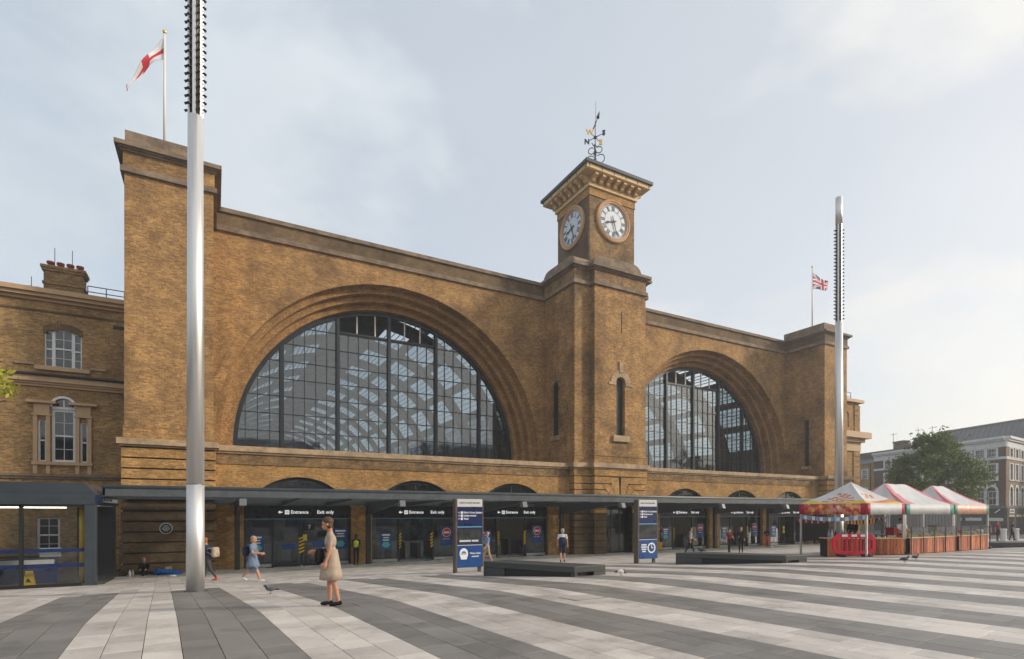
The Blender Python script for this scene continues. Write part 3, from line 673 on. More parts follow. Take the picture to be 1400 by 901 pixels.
# base of the tower: stone band, rusticated courses and voussoirs round the small arch
m_ = MB()
for out, z0, z1 in ((.1, 7.3, 7.38), (.06, 6.75, 7.3)): m_.box(F0-out, F1+out, YT-out, YS, z0, z1); m_.box(X0-out, X1+out, YS-out, -.05, z0, z1)
m_.build('plinth_band', 'brick', st)
m_ = MB()
for out, z0, z1 in ((.14, 6.3, 6.42), (.27, 6.42, 6.76)): m_.box(F0-out, F1+out, YT-out, YS, z0, z1); m_.box(X0-out, X1+out, YS-out, -.05, z0, z1)
m_.build('stone_band', 'stone', st)
AX, AR = 26.95, 1.25
MB().wall(F0-.02, F1+.02, 0, 6.3, [(AX-AR, AX+AR, 0, 4.42, AR)], YT-.02, YS).build('base_core', 'groove', st)
MB().box(X0-.02, F0, YS-.02, -1, 0, 6.3).box(F1, X1+.02, YS-.02, -1, 0, 6.3).build('base_core', 'groove', st)
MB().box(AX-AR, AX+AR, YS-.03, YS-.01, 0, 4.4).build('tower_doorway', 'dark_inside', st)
for q in range(4): MB().box(AX-AR+q*.83-.03, AX-AR+q*.83+.03, YS-.1, YS-.03, 0, 3.3).build('tower_door_frame', 'window_steel', st)
for q in range(3): MB().box(AX-AR+q*.83+.03, AX-AR+q*.83+.80, YS-.07, YS-.06, .1, 3.3).build('tower_door_pane', 'shop_pane', st)
zz = [0, .5, 1.0, 1.5, 2.0, 2.5, 3.0, 3.45, 3.9, 4.35, 4.79, 5.24, 5.78, 6.3]
for i, (z0, z1) in enumerate(zip(zz, zz[1:])):
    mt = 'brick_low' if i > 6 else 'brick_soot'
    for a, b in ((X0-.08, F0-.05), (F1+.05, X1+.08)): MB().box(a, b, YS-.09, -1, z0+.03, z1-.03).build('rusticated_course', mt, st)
    for sg in (-1, 1):
        e = F0-.08 if sg < 0 else F1+.08
        if z1 < 3.3: inner0 = inner1 = AX+sg*AR
        else:
            g0 = {8: 1.55, 9: 1.3, 10: 1.05, 11: .85}.get(i, 1.25); inner0 = inner1 = AX+sg*max(g0, math.sqrt(max(AR**2-max(z0-3.17, 0)**2, 0))+.02)
        if i == 12: inner0 = inner1 = AX+sg*.02
        xa, xb = sorted((e, inner0))
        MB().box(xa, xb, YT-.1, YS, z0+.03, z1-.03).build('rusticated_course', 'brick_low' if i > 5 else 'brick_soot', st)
def vous(pts):                                         # (angle, inner r, outer r) blocks radiating from the small arch
    MB().prism([(AX+x, z) for x, z in pts], 'y', YT-.12, YS).build('voussoir', 'brick_low', st)
c0 = 3.17
for sg in (-1, 1):
    a = [R(88), R(68), R(50), R(33), R(16)]
    tops = [5.72, 5.18, 4.74, 4.3]
    for i in range(4):
        t0, t1 = a[i]-.012, a[i+1]+.012
        def on(t, z): return ((z-c0)/math.tan(t) if math.tan(t) > 1e-3 else 9)
        p = [(AR*math.cos(t0), c0+AR*math.sin(t0)), (min(on(t0, tops[i]), 2.0), tops[i]), (min(on(t1, tops[i]), 2.3), tops[i] if on(t1, tops[i]) < 2.3 else c0+2.3*math.tan(t1)), (AR*math.cos(t1), c0+AR*math.sin(t1))]
        p = [(sg*x, z) for x, z in p]
        vous(p if sg < 0 else p[::-1])
# scrolled attic under the clock stage
SX0, SX1, SY0, SY1 = TX-2.15, TX+2.2, -3.65, .7
def bolster(c0_, c1_, w, axis, a, b, nm):
    poly = []; z0 = 21.42; r = .82
    poly = [(c0_, z0), (c1_, z0)]+[(c1_-r+r*math.cos(t), z0+.12+r*math.sin(t)) for t in [math.pi/2*i/8 for i in range(9)]]+[(c0_+r-r*math.sin(t), z0+.12+r*math.cos(t)) for t in [math.pi/2*i/8 for i in range(9)]]
    MB().prism(poly, axis, a, b).build(nm, 'stone_dark', st)
bolster(F0+.1, F1-.1, 0, 'y', YT+.28, SY0+.02, 'scrolled_block'); bolster(YS+.25, .6, 0, 'x', X0+.25, SX0+.02, 'scrolled_block'); bolster(YS+.25, .6, 0, 'x', SX1-.02, X1-.25, 'scrolled_block')
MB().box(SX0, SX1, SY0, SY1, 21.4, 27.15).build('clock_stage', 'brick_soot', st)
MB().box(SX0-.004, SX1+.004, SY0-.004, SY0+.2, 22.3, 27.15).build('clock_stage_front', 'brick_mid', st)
MB().box(SX0-.07, SX1+.07, SY0-.07, SY1+.07, 27.15, 27.2).box(SX0-.05, SX1+.05, SY0-.05, SY1+.05, 27.2, 27.75).build('clock_frieze', 'brick_low', st)
m_ = MB()
for out, z0, z1 in ((.18, 27.75, 28.0), (.84, 28.5, 28.55), (.9, 28.55, 28.85)): m_.box(SX0-out, SX1+out, SY0-out, SY1+out, z0, z1)
m_.box(SX0-.06, SX1+.06, SY0-.06, SY1+.06, 28.0, 28.5); m_.build('eaves_cornice', 'cream', st)
for i in range(7):
    t = .12+i*(4.35-.24)/6
    for a in range(4):
        cx_, cy_ = [(SX0+t, SY0), (SX0+t, SY1), (SX0, SY0+t), (SX1, SY0+t)][a]; dx, dy = [(0, -1), (0, 1), (-1, 0), (1, 0)][a]
        pr = [(.06, 28.02), (.34, 28.02), (.42, 28.1), (.42, 28.2), (.76, 28.34), (.76, 28.49), (.06, 28.49)]
        if dx == 0: MB().prism([(cy_+dy*q, z) for q, z in pr], 'x', cx_-.15, cx_+.15).build('modillion', 'cream', st)
        else: MB().prism([(cx_+dx*q, z) for q, z in pr], 'y', cy_-.15, cy_+.15).build('modillion', 'cream', st)
o_ = 1.05; m_ = MB()
cx_, cy_ = (SX0+SX1)/2, (SY0+SY1)/2
m_.box(SX0-o_, SX1+o_, SY0-o_, SY1+o_, 28.85, 29.08)
m_.add([(SX0-o_+.03, SY0-o_+.03, 29.08), (SX1+o_-.03, SY0-o_+.03, 29.08), (SX1+o_-.03, SY1+o_-.03, 29.08), (SX0-o_+.03, SY1+o_-.03, 29.08), (cx_, cy_, 30.35)], [(0, 1, 4), (1, 2, 4), (2, 3, 4), (3, 0, 4)])
roof = m_.build('tower_roof', 'slate', st)
for i in range(6):                                     # lead clips along the gutter
    t = SX0-.7+i*1.15
    MB().box(t, t+.05, SY0-.92, SY0-.9, 28.6, 28.86).build('gutter_clip', 'slate', roof); MB().box(SX0-.92, SX0-.9, SY0-.7+i*1.15, SY0-.65+i*1.15, 28.6, 28.86).build('gutter_clip', 'slate', roof)
# weather vane
vn = MB(); vx, vy = cx_, cy_; zt = 34.8
vn.tube((vx, vy, 30.2), (vx, vy, zt), .05, .025, n=8)
for k in range(4):
    a = math.pi/4+math.pi/2*k
    for zc_, r_, off in ((31.7, .36, .4), (32.45, .26, .3)):
        pts = [(vx+(off+r_*math.cos(t))*math.cos(a), vy+(off+r_*math.cos(t))*math.sin(a), zc_+r_*math.sin(t)) for t in [R(-170+30*i) for i in range(11)]]
        vn.path(pts, .035, 5)
vn.path([(vx-.35, vy, 32.95), (vx-.15, vy, 32.75), (vx, vy, 32.95), (vx+.15, vy, 32.75), (vx+.35, vy, 32.95)], .035, 5)
vn.ball((vx, vy, 33.5), .14)
wv = vn.build('weather_vane', 'iron', st)
VA = R(20)
for k in range(4):
    a = VA+math.pi/2*k; e = (vx+0.62*math.cos(a), vy+0.62*math.sin(a), 33.5)
    MB().tube((vx, vy, 33.5), e, .035, .03, n=6).build('vane_arm', 'iron', wv)
for k, (ch, mt) in enumerate((('E', 'gold'), ('N', 'iron'), ('W', 'gold'), ('S', 'iron'))):
    a = VA+math.pi/2*k
    txt(ch, .55, (vx+.8*math.cos(a), vy+.8*math.sin(a), 33.5), -YAW*.9, mt, wv, 'compass_letter', 'CENTER', .04, bold=.02)
MB().tube((vx-.2, vy, 34.1), (vx+.3, vy, 35.3), .05, .03, n=6).tube((vx+.27, vy, 35.2), (vx+.42, vy, 35.75), .14, .02, n=6).build('vane_arrow', 'iron', wv)
MB().tube((vx+.05, vy, zt-.4), (vx+.05, vy, 36.4), .015, n=5).build('lightning_rod', 'iron', wv)
# clocks
def clock(px, py, pz, T, nm='clock'):
    RO = 1.62
    m_ = MB(T); n_ = 64
    for i in range(n_):
        a0, a1 = 2*math.pi*i/n_, 2*math.pi*(i+1)/n_
        p = lambda r, a, y: (r*math.cos(a), y, r*math.sin(a))
        prof = [(1.62, 0), (1.62, -.14), (1.52, -.2), (1.44, -.13), (1.36, -.17), (1.30, -.08), (1.30, -.03)]
        for (ra, ya), (rb, yb_) in zip(prof, prof[1:]): m_.quad(p(ra, a0, ya), p(rb, a0, yb_), p(rb, a1, yb_), p(ra, a1, ya))
    k = m_.build(nm, 'dial_rim', st)
    MB(T).prism([(1.3*math.cos(2*math.pi*i/48), 1.3*math.sin(2*math.pi*i/48)) for i in range(48)], 'y', -.05, -.02).build('dial', 'dial', k)
    nu = MB(T)
    strokes = {'I': [(0, -1, 0, 1)], 'V': [(-.9, 1, 0, -1), (.9, 1, 0, -1)], 'X': [(-.8, 1, .8, -1), (.8, 1, -.8, -1)]}
    for h, s in enumerate(('XII', 'I', 'II', 'III', 'IIII', 'V', 'VI', 'VII', 'VIII', 'IX', 'X', 'XI')):
        wd = {'I': .085, 'V': .15, 'X': .15}; tot = sum(wd[c] for c in s); x = -tot/2; al = -2*math.pi*h/12
        for c in s:
            xc = x+wd[c]/2; x += wd[c]
            for (xa, ya, xb, yb_) in strokes[c]:
                hw = wd[c]*.42; A = Vector((xc+xa*hw, 1.0+ya*.16)); B = Vector((xc+xb*hw, 1.0+yb_*.16)); d = (B-A).normalized(); nn = Vector((-d.y, d.x))*.026
                q = [A+nn, A-nn, B-nn, B+nn]; rot = lambda v: (v.x*math.cos(al)-v.y*math.sin(al), -.062, v.x*math.sin(al)+v.y*math.cos(al))
                nu.quad(*[rot(v) for v in q])
        for r0, r1, w_ in ((1.22, 1.27, .02),):
            for mmm in range(5):
                a = 2*math.pi*(h*5+mmm)/60; c_, s_ = math.cos(a), math.sin(a)
                nu.quad(*[(r*c_-t*s_, -.062, r*s_+t*c_) for r, t in ((r0, -w_), (r0, w_), (r1, w_), (r1, -w_))])
    for rr_ in (.80, 1.19):
        for i in range(48):
            a0, a1 = 2*math.pi*i/48, 2*math.pi*(i+1)/48
            nu.quad(*[(r*math.cos(a), -.058, r*math.sin(a)) for r, a in ((rr_, a0), (rr_+.025, a0), (rr_+.025, a1), (rr_, a1))])
    nu.build('numerals', 'navy', k)
    def hand(al, ln, w_, tail, nm_, y):
        m_ = MB(T); c_, s_ = math.cos(al), math.sin(al)
        pr = [(-tail, -w_*.5), (-tail, w_*.5), (0, w_), (ln*.55, w_*.6), (ln*.7, w_*1.6), (ln, 0), (ln*.7, -w_*1.6), (ln*.55, -w_*.6), (0, -w_)]
        m_.prism([(r*c_-t*s_, r*s_+t*c_) for r, t in pr], 'y', y-.02, y); m_.build(nm_, 'navy', k)
    hand(R(90-8.45*30), .78, .07, .3, 'hour_hand', -.09); hand(R(90-27*6), 1.18, .055, .42, 'minute_hand', -.12)
    return k
CZK = 25.62
clock(0, 0, 0, Matrix.Translation((TX+.05, SY0-.004, CZK)))
clock(0, 0, 0, Matrix.Translation((SX0, -1.4, CZK)) @ SWAP)
# ================================================================ entrances under the canopy
YE = YL+.34                                            # shop-front plane
def entrance(c, kind):
    en = empty('entrance', (c, YE, 0)); en.parent = st; en.matrix_parent_inverse = Matrix.Translation(-WL[st.name])
    MB().box(c-BH, c+BH, YE-.05, YE+.1, 2.74, 3.46).build('sign_panel', 'sign_dark', en)
    MB().box(c-BH+.05, c+BH-.05, YE-.058, YE-.051, 2.70, 2.735).build('blue_line', 'light_blue', en)
    fr = [c-BH+.04, c-1.15, c+1.15, c+BH-.04] if kind != 1 else [c-BH+.04, c-1.42, c+.12, c+1.6, c+BH-.04]
    for x in fr: MB().box(x-.06, x+.06, YE-.06, YE+.08, 0, 2.70).build('door_post', 'dark_steel', en)
    def fixed(xa, xb):
        MB().box(xa+.06, xb-.06, YE-.01, YE+.002, .24, 2.68).build('fixed_pane', 'shop_pane', en)
        MB().box(xa+.06, xb-.06, YE-.03, YE+.03, .18, .24).build('bottom_rail', 'dark_steel', en); MB().box(xa+.06, xb-.06, YE-.02, YE+.02, .0, .18).build('kick_panel', 'kick_panel', en)
    fixed(fr[0], fr[1]); fixed(fr[-2], fr[-1])
    if kind == 1:
        for xa, xb in ((fr[1], fr[2]), (fr[2], fr[3])):
            MB().box(xa+.06, xb-.06, YE+.03, YE+.042, .1, 2.68).build('sliding_door', 'shop_pane', en); MB().box(xa+.06, xb-.06, YE+.01, YE+.06, 0, .1).build('bottom_rail', 'dark_steel', en)
        MB().box(c+.25, c+.85, YE-.07, YE-.061, 2.05, 2.42).build('number_plate', 'black', en); txt('7', .32, (c+.55, YE-.075, 2.23), 0, 'sign_white', en, 'lettering', 'CENTER')
    # hazard strips, posters
    def hazard(x, z0=.75, z1=1.75, w=.13, y=YE-.075):
        h = MB().box(x-w, x+w, y, y+.006, z0, z1).build('hazard_strip', 'black', en); s_ = MB(); z = z0
        while z < z1-.2: s_.add([(x-w, y-.003, z), (x+w, y-.003, z+.12), (x+w, y-.003, z+.22), (x-w, y-.003, z+.10)], [(0, 1, 2, 3)]); z += .2
        tag(s_.build('hazard_stripes', 'yellow', h), kind='stuff')
    if kind == 1: hazard(c+.12, .7, 1.85, .15)
    elif kind in (2, 3): hazard(c-1.05, .8, 1.8, .07); hazard(c+1.05, .8, 1.8, .09)
    else:
        for z in (1.25, 1.62): MB().prism([(c-.5+.2*math.cos(R(60*i+30)), z+.2*math.sin(R(60*i+30))) for i in range(6)], 'y', YE-.08, YE-.07).build('floor_marker', 'yellow', en)
    def poster(x, z0, z1, w, noentry):
        p = MB().box(x-w, x+w, YE-.035, YE-.026, z0, z1).build('poster', 'blue_sign', en)
        if noentry:
            zc = z1-.38; q = MB().prism([(x+.27*math.cos(2*math.pi*i/28), zc+.27*math.sin(2*math.pi*i/28)) for i in range(28)], 'y', YE-.042, YE-.036); q.build('no_entry_disc', 'red', p)
            MB().prism([(x+.3*math.cos(2*math.pi*i/28), zc+.3*math.sin(2*math.pi*i/28)) for i in range(28)], 'y', YE-.0405, YE-.036).build('disc_border', 'sign_white', p)
            MB().box(x-.19, x+.19, YE-.046, YE-.043, zc-.06, zc+.06).build('white_bar', 'sign_white', p); txt('No entry', .12, (x, YE-.038, z1-.8), 0, 'sign_white', p, 'lettering', 'CENTER')
        else:
            for i, (a, b) in enumerate(((.7, .1), (.5, .06), (.55, .06))): MB().box(x-w*a, x+w*a, YE-.04, YE-.036, z1-.22-i*.15, z1-.22-i*.15+b).build('poster_text', 'sign_white', p)
            MB().prism([(x+.22*math.cos(R(60*i))*1.2, z0+.32+.2*math.sin(R(60*i))) for i in range(6)], 'y', YE-.04, YE-.036).build('arrow_mark', 'poster_green', p)
    poster((fr[-2]+fr[-1])/2+.1, .9, 2.15, .42, kind != 1)
    poster((fr[0]+fr[1])/2+(.05 if kind != 1 else -.1), .75, 1.85, .36, False)
    if kind == 1: MB().box(c-.95, c-.2, YE-.03, YE-.02, .95, 1.3).build('door_notice', 'blue_sign', en); MB().box(c+.75, c+1.4, YE-.03, YE-.02, 1.05, 1.4).build('door_notice', 'blue_sign', en); MB().box(c+.2, c+.42, YE-.09, YE-.08, 1.45, 1.8).build('yellow_notice', 'yellow_pale', en)
    MB().prism([(c-1.15, 3.1), (c-1.02, 3.2), (c-1.02, 3.13), (c-.9, 3.13), (c-.9, 3.07), (c-1.02, 3.07), (c-1.02, 3.0)], 'y', YE-.062, YE-.056).build('arrow', 'sign_glow', en)
    MB().box(c-.78, c-.54, YE-.062, YE-.056, 2.98, 3.22).build('rail_symbol', 'sign_glow', en)
    rl = MB().box(c-.75, c-.57, YE-.066, YE-.063, 3.12, 3.145).box(c-.75, c-.57, YE-.066, YE-.063, 3.055, 3.08)
    rl.build('rail_symbol_lines', 'red', en)
    txt('Entrance', .27, (c-.46, YE-.056, 3.1), 0, 'sign_glow', en, bold=.006); txt('Exit only', .27, (c+.98, YE-.056, 3.1), 0, 'sign_glow', en, bold=.006)
    MB().box(c+2.05, c+2.7, YE-.062, YE-.056, 2.98, 3.2).build('plate', 'dark_steel', en)
for i, c in enumerate(BAYS1): entrance(c, (1, 2, 3)[i])
for i, c in enumerate(BAYS2): entrance(c, (3, 2, 4)[i])
# rooms behind the entrances
MB().box(-.3, 54, 22, 22.2, 0, 6.2).build('inner_wall', 'concourse', st)
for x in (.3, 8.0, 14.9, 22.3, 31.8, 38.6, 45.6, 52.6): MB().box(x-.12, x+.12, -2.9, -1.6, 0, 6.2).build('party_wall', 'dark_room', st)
rg = random.Random(5)
for c in BAYS1+BAYS2:                                   # ticket gates glimpsed inside
    for k in range(5):
        x = c-1.9+k*.95+rg.uniform(-.1, .1); MB().box(x-.12, x+.12, -1.4, .2, .03, rg.uniform(.95, 1.2)).build('ticket_gate', 'steel_dark', st)
    MB().box(c-1.9, c-.6, 6.5, 6.58, 1.4, 2.5).build('inner_screen', 'black', st); MB().box(c+.5, c+1.9, 8.5, 8.58, 1.3, 2.6).build('inner_notice', 'blue_sign', st)

# ================================================================ canopy
ca = empty('canopy', (20, -8, 0), 'long dark steel canopy on posts along the front of the station', 'canopy')
CX0, CX1, CYF = -3.82, 53.4, CY+26.2
MB().box(CX0, CX1, CYF, CYF+.1, 3.72, 4.06).build('fascia', 'canopy_edge', ca, bevel=.02)
MB().tube((CX0, CYF+.05, 4.08), (CX1, CYF+.05, 4.08), .09, n=12).build('front_tube', 'canopy_edge', ca, smooth=True)
MB().box(CX0, CX1, CYF+.1, YL-.05, 3.98, 4.04).build('roof_sheet', 'canopy_glass', ca)
MB().box(CX0, CX1, YL-.5, YL-.34, 3.5, 3.98).build('back_beam', 'canopy_steel', ca)
k = 0; y = CYF+.55
while y < YL-.6:
    MB().box(CX0, CX1, y, y+.09, 3.74, 3.98).build('purlin', 'canopy_steel', ca); y += .62
posts = [1.1, 8.15, 15.1, 22.1, 31.0, 38.0, 45.1, 52.2]
for x in posts:
    MB().box(x-.13, x+.13, YL-.62, YL-.36, 0, 3.5).build('post', 'dark_steel', ca, bevel=.01)
    yf = CYF+.35
    MB().prism([(YL-.36, 3.0), (YL-.62, 2.95), (yf, 3.6), (yf, 3.74), (YL-.36, 3.74)][::-1], 'x', x-.07, x+.07).build('bracket_arm', 'canopy_steel', ca)
    MB().prism([(CYF-.16, 3.38), (CYF+.22, 3.38), (CYF+.14, 3.68), (CYF-.06, 3.68)], 'x', x-.14, x+.14).build('bracket_shoe', 'lead_grey', ca)
x = posts[0]+2.35
while x < CX1:
    if min(abs(x-p) for p in posts) > .8: MB().prism([(YL-.36, 3.72), (YL-.36, 3.48), (CYF+.3, 3.68), (CYF+.3, 3.74)], 'x', x-.04, x+.04).build('rib', 'canopy_steel', ca)
    x += 2.35
MB().box(CX0, CX0+.1, CYF, YL-.4, 3.70, 4.07).build('end_fascia', 'canopy_steel', ca)

# ================================================================ left wing
wg = empty('brick_wing', (-9, 2, 0), 'yellow brick office wing with an arched three-light window beside the tall corner pier', 'building')
DW = 36.0; YW = DW+CY; WX0, WX1 = -22.0, -3.85
def wz(x, y): return P(x, y, DW).z
def wx(x): return P(x, 500, DW).x
zc0 = wz(85, 416)                                        # underside of top cornice
wa, wb = wx(60), wx(112); za, zb = wz(85, 503), wz(85, 451)
va, vb, vz0, vzs = wx(70), wx(103.5), wz(86, 632), wz(86, 557)
la, lb = wx(51), wx(63.5); ra_, rb_ = wx(109), wx(120.5)
ga, gb = wx(50), wx(82)
W3 = -3.85
ops = [(wa, wb, za, zb, .28), (va, vb, vz0, vzs+(vb-va)/2, (vb-va)/2-.001), (la, lb, vz0, wz(57, 572), 0), (ra_, rb_, vz0, wz(115, 577), 0), (ga, gb, 1.0, wz(66, 707), 0)]
ops.append((wa-4.2, wb-4.2, za, zb, .28))
MB().wall(WX0, W3, 0, zc0, ops, YW, YW+.5).build('wing_wall', 'brick_wing', wg)
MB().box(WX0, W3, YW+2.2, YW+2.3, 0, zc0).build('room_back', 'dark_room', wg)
def sash(x0, x1, z0, z1, cols_, rows_, par, y, arch=0, mid=True, blind=0, mat='white_paint', pane='sash_pane', fw=.09):
    f = MB().box(x0, x0+fw, y, y+.1, z0, z1).box(x1-fw, x1, y, y+.1, z0, z1).box(x0+fw, x1-fw, y, y+.1, z0, z0+fw).box(x0+fw, x1-fw, y, y+.1, z1-fw, z1)
    if mid: f.box(x0+fw, x1-fw, y-.02, y+.08, (z0+z1)/2-.04, (z0+z1)/2+.04)
    for i in range(1, cols_):
        x = x0+(x1-x0)*i/cols_; f.box(x-.013, x+.013, y+.02, y+.07, z0+fw, z1-fw)
    for i in range(1, rows_):
        if mid and abs(i/rows_-.5) < .01: continue
        z = z0+(z1-z0)*i/rows_; f.box(x0+fw, x1-fw, y+.02, y+.07, z-.013, z+.013)
    o = f.build('window', mat, par)
    MB().box(x0+fw, x1-fw, y+.045, y+.055, z0+fw, z1-fw).build('pane', pane, o)
    if blind: MB().box(x0+fw, x1-fw, y+.2, y+.22, z1-fw-(z1-z0)*blind, z1-fw).build('blind', 'blind', o)
    return o
wq = (wb-wa)
for off in (0, -4.2):
    for a, b, c_ in ((0, .24, 1), (.24, .76, 2), (.76, 1, 1)): sash(wa+wq*a+off, wa+wq*b+off, za, zb-(.12 if c_ == 1 else .0), c_, 4, wg, YW+.12, blind=.3, fw=.07)
    MB().box(wa-.35+off, wb+.35+off, YW-.16, YW+.1, za-.2, za).build('sill', 'tan_paint', wg)
    MB().box(wa-1.1+off, wa-.37+off, YW-.1, YW+.02, za+.02, za+.12).build('ledge', 'stone', wg); MB().box(wb+.37+off, wb+1.05+off, YW-.1, YW+.02, za+.02, za+.12).build('ledge', 'stone', wg)
    m_ = MB()                                           # cut-brick arch over the window
    for i in range(15):
        xx = wa-.05+(wq+.1)*i/15+off; zt = zb-.28+.28*(1-((i+.5-7.5)/7.5)**2); m_.box(xx+.012, xx+(wq+.1)/15-.012, YW-.03, YW+.01, zt+.0, zt+.32)
    m_.build('window_arch', 'brick_soot', wg)
sash(va, vb, vz0, vzs-.1, 2, 4, wg, YW+.14, fw=.13)
hw = (vb-va)/2; vc = (va+vb)/2; m_ = MB()
for i in range(16):
    a0, a1 = math.pi*i/16, math.pi*(i+1)/16
    for rr0, rr1, y0, y1 in ((hw+.07, hw-.05, YW-.06, YW+.2),):
        q = lambda r, a, y: (vc+r*math.cos(a), y, vzs+r*math.sin(a))
        m_.quad(q(rr0, a0, y0), q(rr1, a0, y0), q(rr1, a1, y0), q(rr0, a1, y0)); m_.quad(q(rr1, a0, y0), q(rr1, a0, y1), q(rr1, a1, y1), q(rr1, a1, y0)); m_.quad(q(rr0, a0, y1), q(rr0, a0, y0), q(rr0, a1, y0), q(rr0, a1, y1))
m_.box(vc-.03, vc+.03, YW+.08, YW+.16, vzs, vzs+hw-.1).box(va, vb, YW+.06, YW+.2, vzs-.1, vzs+.02)
fl = m_.build('arched_light', 'white_paint', wg)
MB().prism([(vc+(hw-.05)*math.cos(math.pi*i/14), vzs+.02+(hw-.07)*math.sin(math.pi*i/14)) for i in range(15)], 'y', YW+.11, YW+.12).build('pane', 'sash_pane', fl)
sash(la, lb, vz0, wz(57, 572), 1, 2, wg, YW+.14, fw=.09); sash(ra_, rb_, vz0, wz(115, 577), 1, 2, wg, YW+.14, fw=.09)
sash(ga, gb, 1.0, wz(66, 707), 2, 4, wg, YW+.12, fw=.1, pane='sash_pane')
zk = wz(86, 570)
for a, b in ((wx(45.5), wx(51.5)), (wx(63.5), wx(69)), (wx(103.5), wx(109)), (wx(120), wx(125.5))): MB().box(a, b, YW-.09, YW+.05, wz(86, 648), zk).build('pilaster', 'tan_paint', wg)
for a, b in ((wx(44), wx(71)), (wx(102), wx(127))):
    MB().box(a, b, YW-.13, YW+.05, zk, zk+.1).build('capital', 'tan_paint', wg); MB().box(a+.08, b-.08, YW-.1, YW+.05, zk+.1, zk+.62).build('entablature', 'tan_paint', wg); MB().box(a-.2, b+.2, YW-.28, YW+.05, zk+.62, zk+.75).build('window_cornice', 'tan_paint', wg)
MB().box(wx(44), wx(127), YW-.16, YW+.05, vz0-.16, vz0-.0).build('sill', 'tan_paint', wg)
zm = wz(85, 531)
MB().box(WX0, W3-.02, YW-.1, YW+.02, zm, zm+.12).box(WX0, W3-.02, YW-.2, YW+.02, zm+.12, zm+.22).box(WX0, W3-.02, YW-.32, YW+.02, zm+.22, zm+.46).build('middle_cornice', 'tan_paint', wg)
MB().tube((WX0, YW-.38, zm+.55), (W3-.02, YW-.38, zm+.55), .08, n=8).build('gutter', 'iron', wg)
zn = wz(85, 655); MB().box(WX0, W3-.02, YW-.1, YW+.02, zn, zn+.12).box(WX0, W3-.02, YW-.18, YW+.02, zn+.12, zn+.25).build('string_course', 'stone_dark', wg)
zq = wz(85, 430); MB().box(WX0, W3-.02, YW-.05, YW+.02, zq, zq+.1).build('string_course', 'brick_soot', wg)
MB().box(WX0, W3-.02, YW-.12, YW+.6, zc0, zc0+.15).box(WX0, W3-.02, YW-.35, YW+.6, zc0+.15, zc0+.32).box(WX0, W3-.02, YW-.5, YW+.6, zc0+.32, zc0+.55).build('top_cornice', 'tan_paint', wg)
m_ = MB(); m_.add([(WX0, YW-.45, zc0+.55), (W3-.1, YW-.45, zc0+.55), (W3-.1, YW+6, zc0+.7), (WX0, YW+6, zc0+.7), (WX0, YW+12, zc0+.55), (W3-.1, YW+12, zc0+.55)], [(0, 1, 2, 3), (3, 2, 5, 4)]); m_.build('wing_roof', 'slate', wg)
# chimney stacks
def stack(x0, x1, z0, z1, y, npots):
    c = MB().box(x0, x1, y, y+.9, z0, z1).box(x0-.06, x1+.06, y-.06, y+.96, z1-.75, z1-.62).box(x0-.08, x1+.08, y-.08, y+.98, z1, z1+.14).box(x0-.13, x1+.13, y-.13, y+1.03, z1+.14, z1+.3).build('chimney', 'brick_wing', wg)
    for i in range(npots):
        px_ = x0+(x1-x0)*(i+.5)/npots; MB().lathe([(.12, 0), (.13, .22), (.19, .27), (.19, .38), (.15, .38)], (px_, y+.45, z1+.3), n=12).build('chimney_pot', 'terracotta', c, smooth=False)
p0, p1 = P(59.5, 362, 40), P(114, 372, 40)
stack(p0.x, p1.x, zc0-1, P(86, 366, 40).z-.3, 40+CY, 4)
a_, b_ = P(33, 398, 46), P(55, 398, 46); stack(a_.x, b_.x, zc0-1, P(45, 397, 46).z-.3, 46+CY, 2)
a_, b_ = P(124, 412, 46), P(152, 412, 46); stack(a_.x, b_.x, zc0-1, P(135, 411, 46).z-.3, 46+CY, 4)
for x_, y0_, y1_ in ((75, 355, 339), (99, 360, 343), (43, 392, 378)):
    q, q2 = P(x_, y0_+8, 40.5), P(x_, y1_, 40.5); MB().tube(q, q2, .018, n=5).build('aerial', 'iron', wg)
rz_ = P(145, 410, 38).z; ra2, rb2 = P(120, 400, 38).x, P(170, 400, 38).x; rt = P(145, 395, 38).z
rl = MB()
for zz_ in (rt, (rt+rz_)/2): rl.tube((ra2, 38+CY, zz_), (rb2, 38+CY, zz_), .025, n=6)
for i in range(3): rl.tube((ra2+(rb2-ra2)*i/2, 38+CY, rz_-.8), (ra2+(rb2-ra2)*i/2, 38+CY, rt), .025, n=6)
rl.build('roof_railing', 'iron', wg)
MB().box(-4.75, W3-.03, YW-.06, YW+.02, wz(85, 440), wz(85, 436)).build('camera_bracket', 'iron', wg)

# ================================================================ right wing
rw = empty('east_wing', (60, 3, 0), 'yellow brick end wing with quoins and deep cornice behind the steel mast', 'building')
DR = 34.5; YR = DR+CY
def rx(x): return P(x, 600, DR).x
def rzz(x, y): return P(x, y, DR).z
xr = rx(1174); xq = rx(1166)
MB().wall(56.5, xr, 0, rzz(1168, 548), [(rx(1154), rx(1161), rzz(1158, 583), rzz(1158, 562), .35)], YR, YR+9).build('wing_wall', 'brick_wing', rw)
sash(rx(1154), rx(1161), rzz(1158, 583), rzz(1158, 561), 2, 4, rw, YR+.15)
MB().box(56.5, xr+.9, YR-.9, YR+9, rzz(1168, 600), rzz(1168, 592)).box(56.5, xr+.45, YR-.45, YR+9, rzz(1168, 605), rzz(1168, 600)).build('middle_cornice', 'tan_paint', rw)
MB().box(56.5, xr+.15, YR-.15, YR+9, rzz(1168, 617), rzz(1168, 605)).build('frieze', 'tan_paint', rw)
MB().box(56.5, xr+.4, YR-.4, YR+9, rzz(1168, 551), rzz(1168, 547)).build('top_cornice', 'tan_paint', rw)
z = 0
while z < rzz(1168, 620):
    MB().box(xq, xr+.08, YR-.1, YR+.6, z+.03, z+.55).build('quoin', 'brick_wing', rw); z += .58
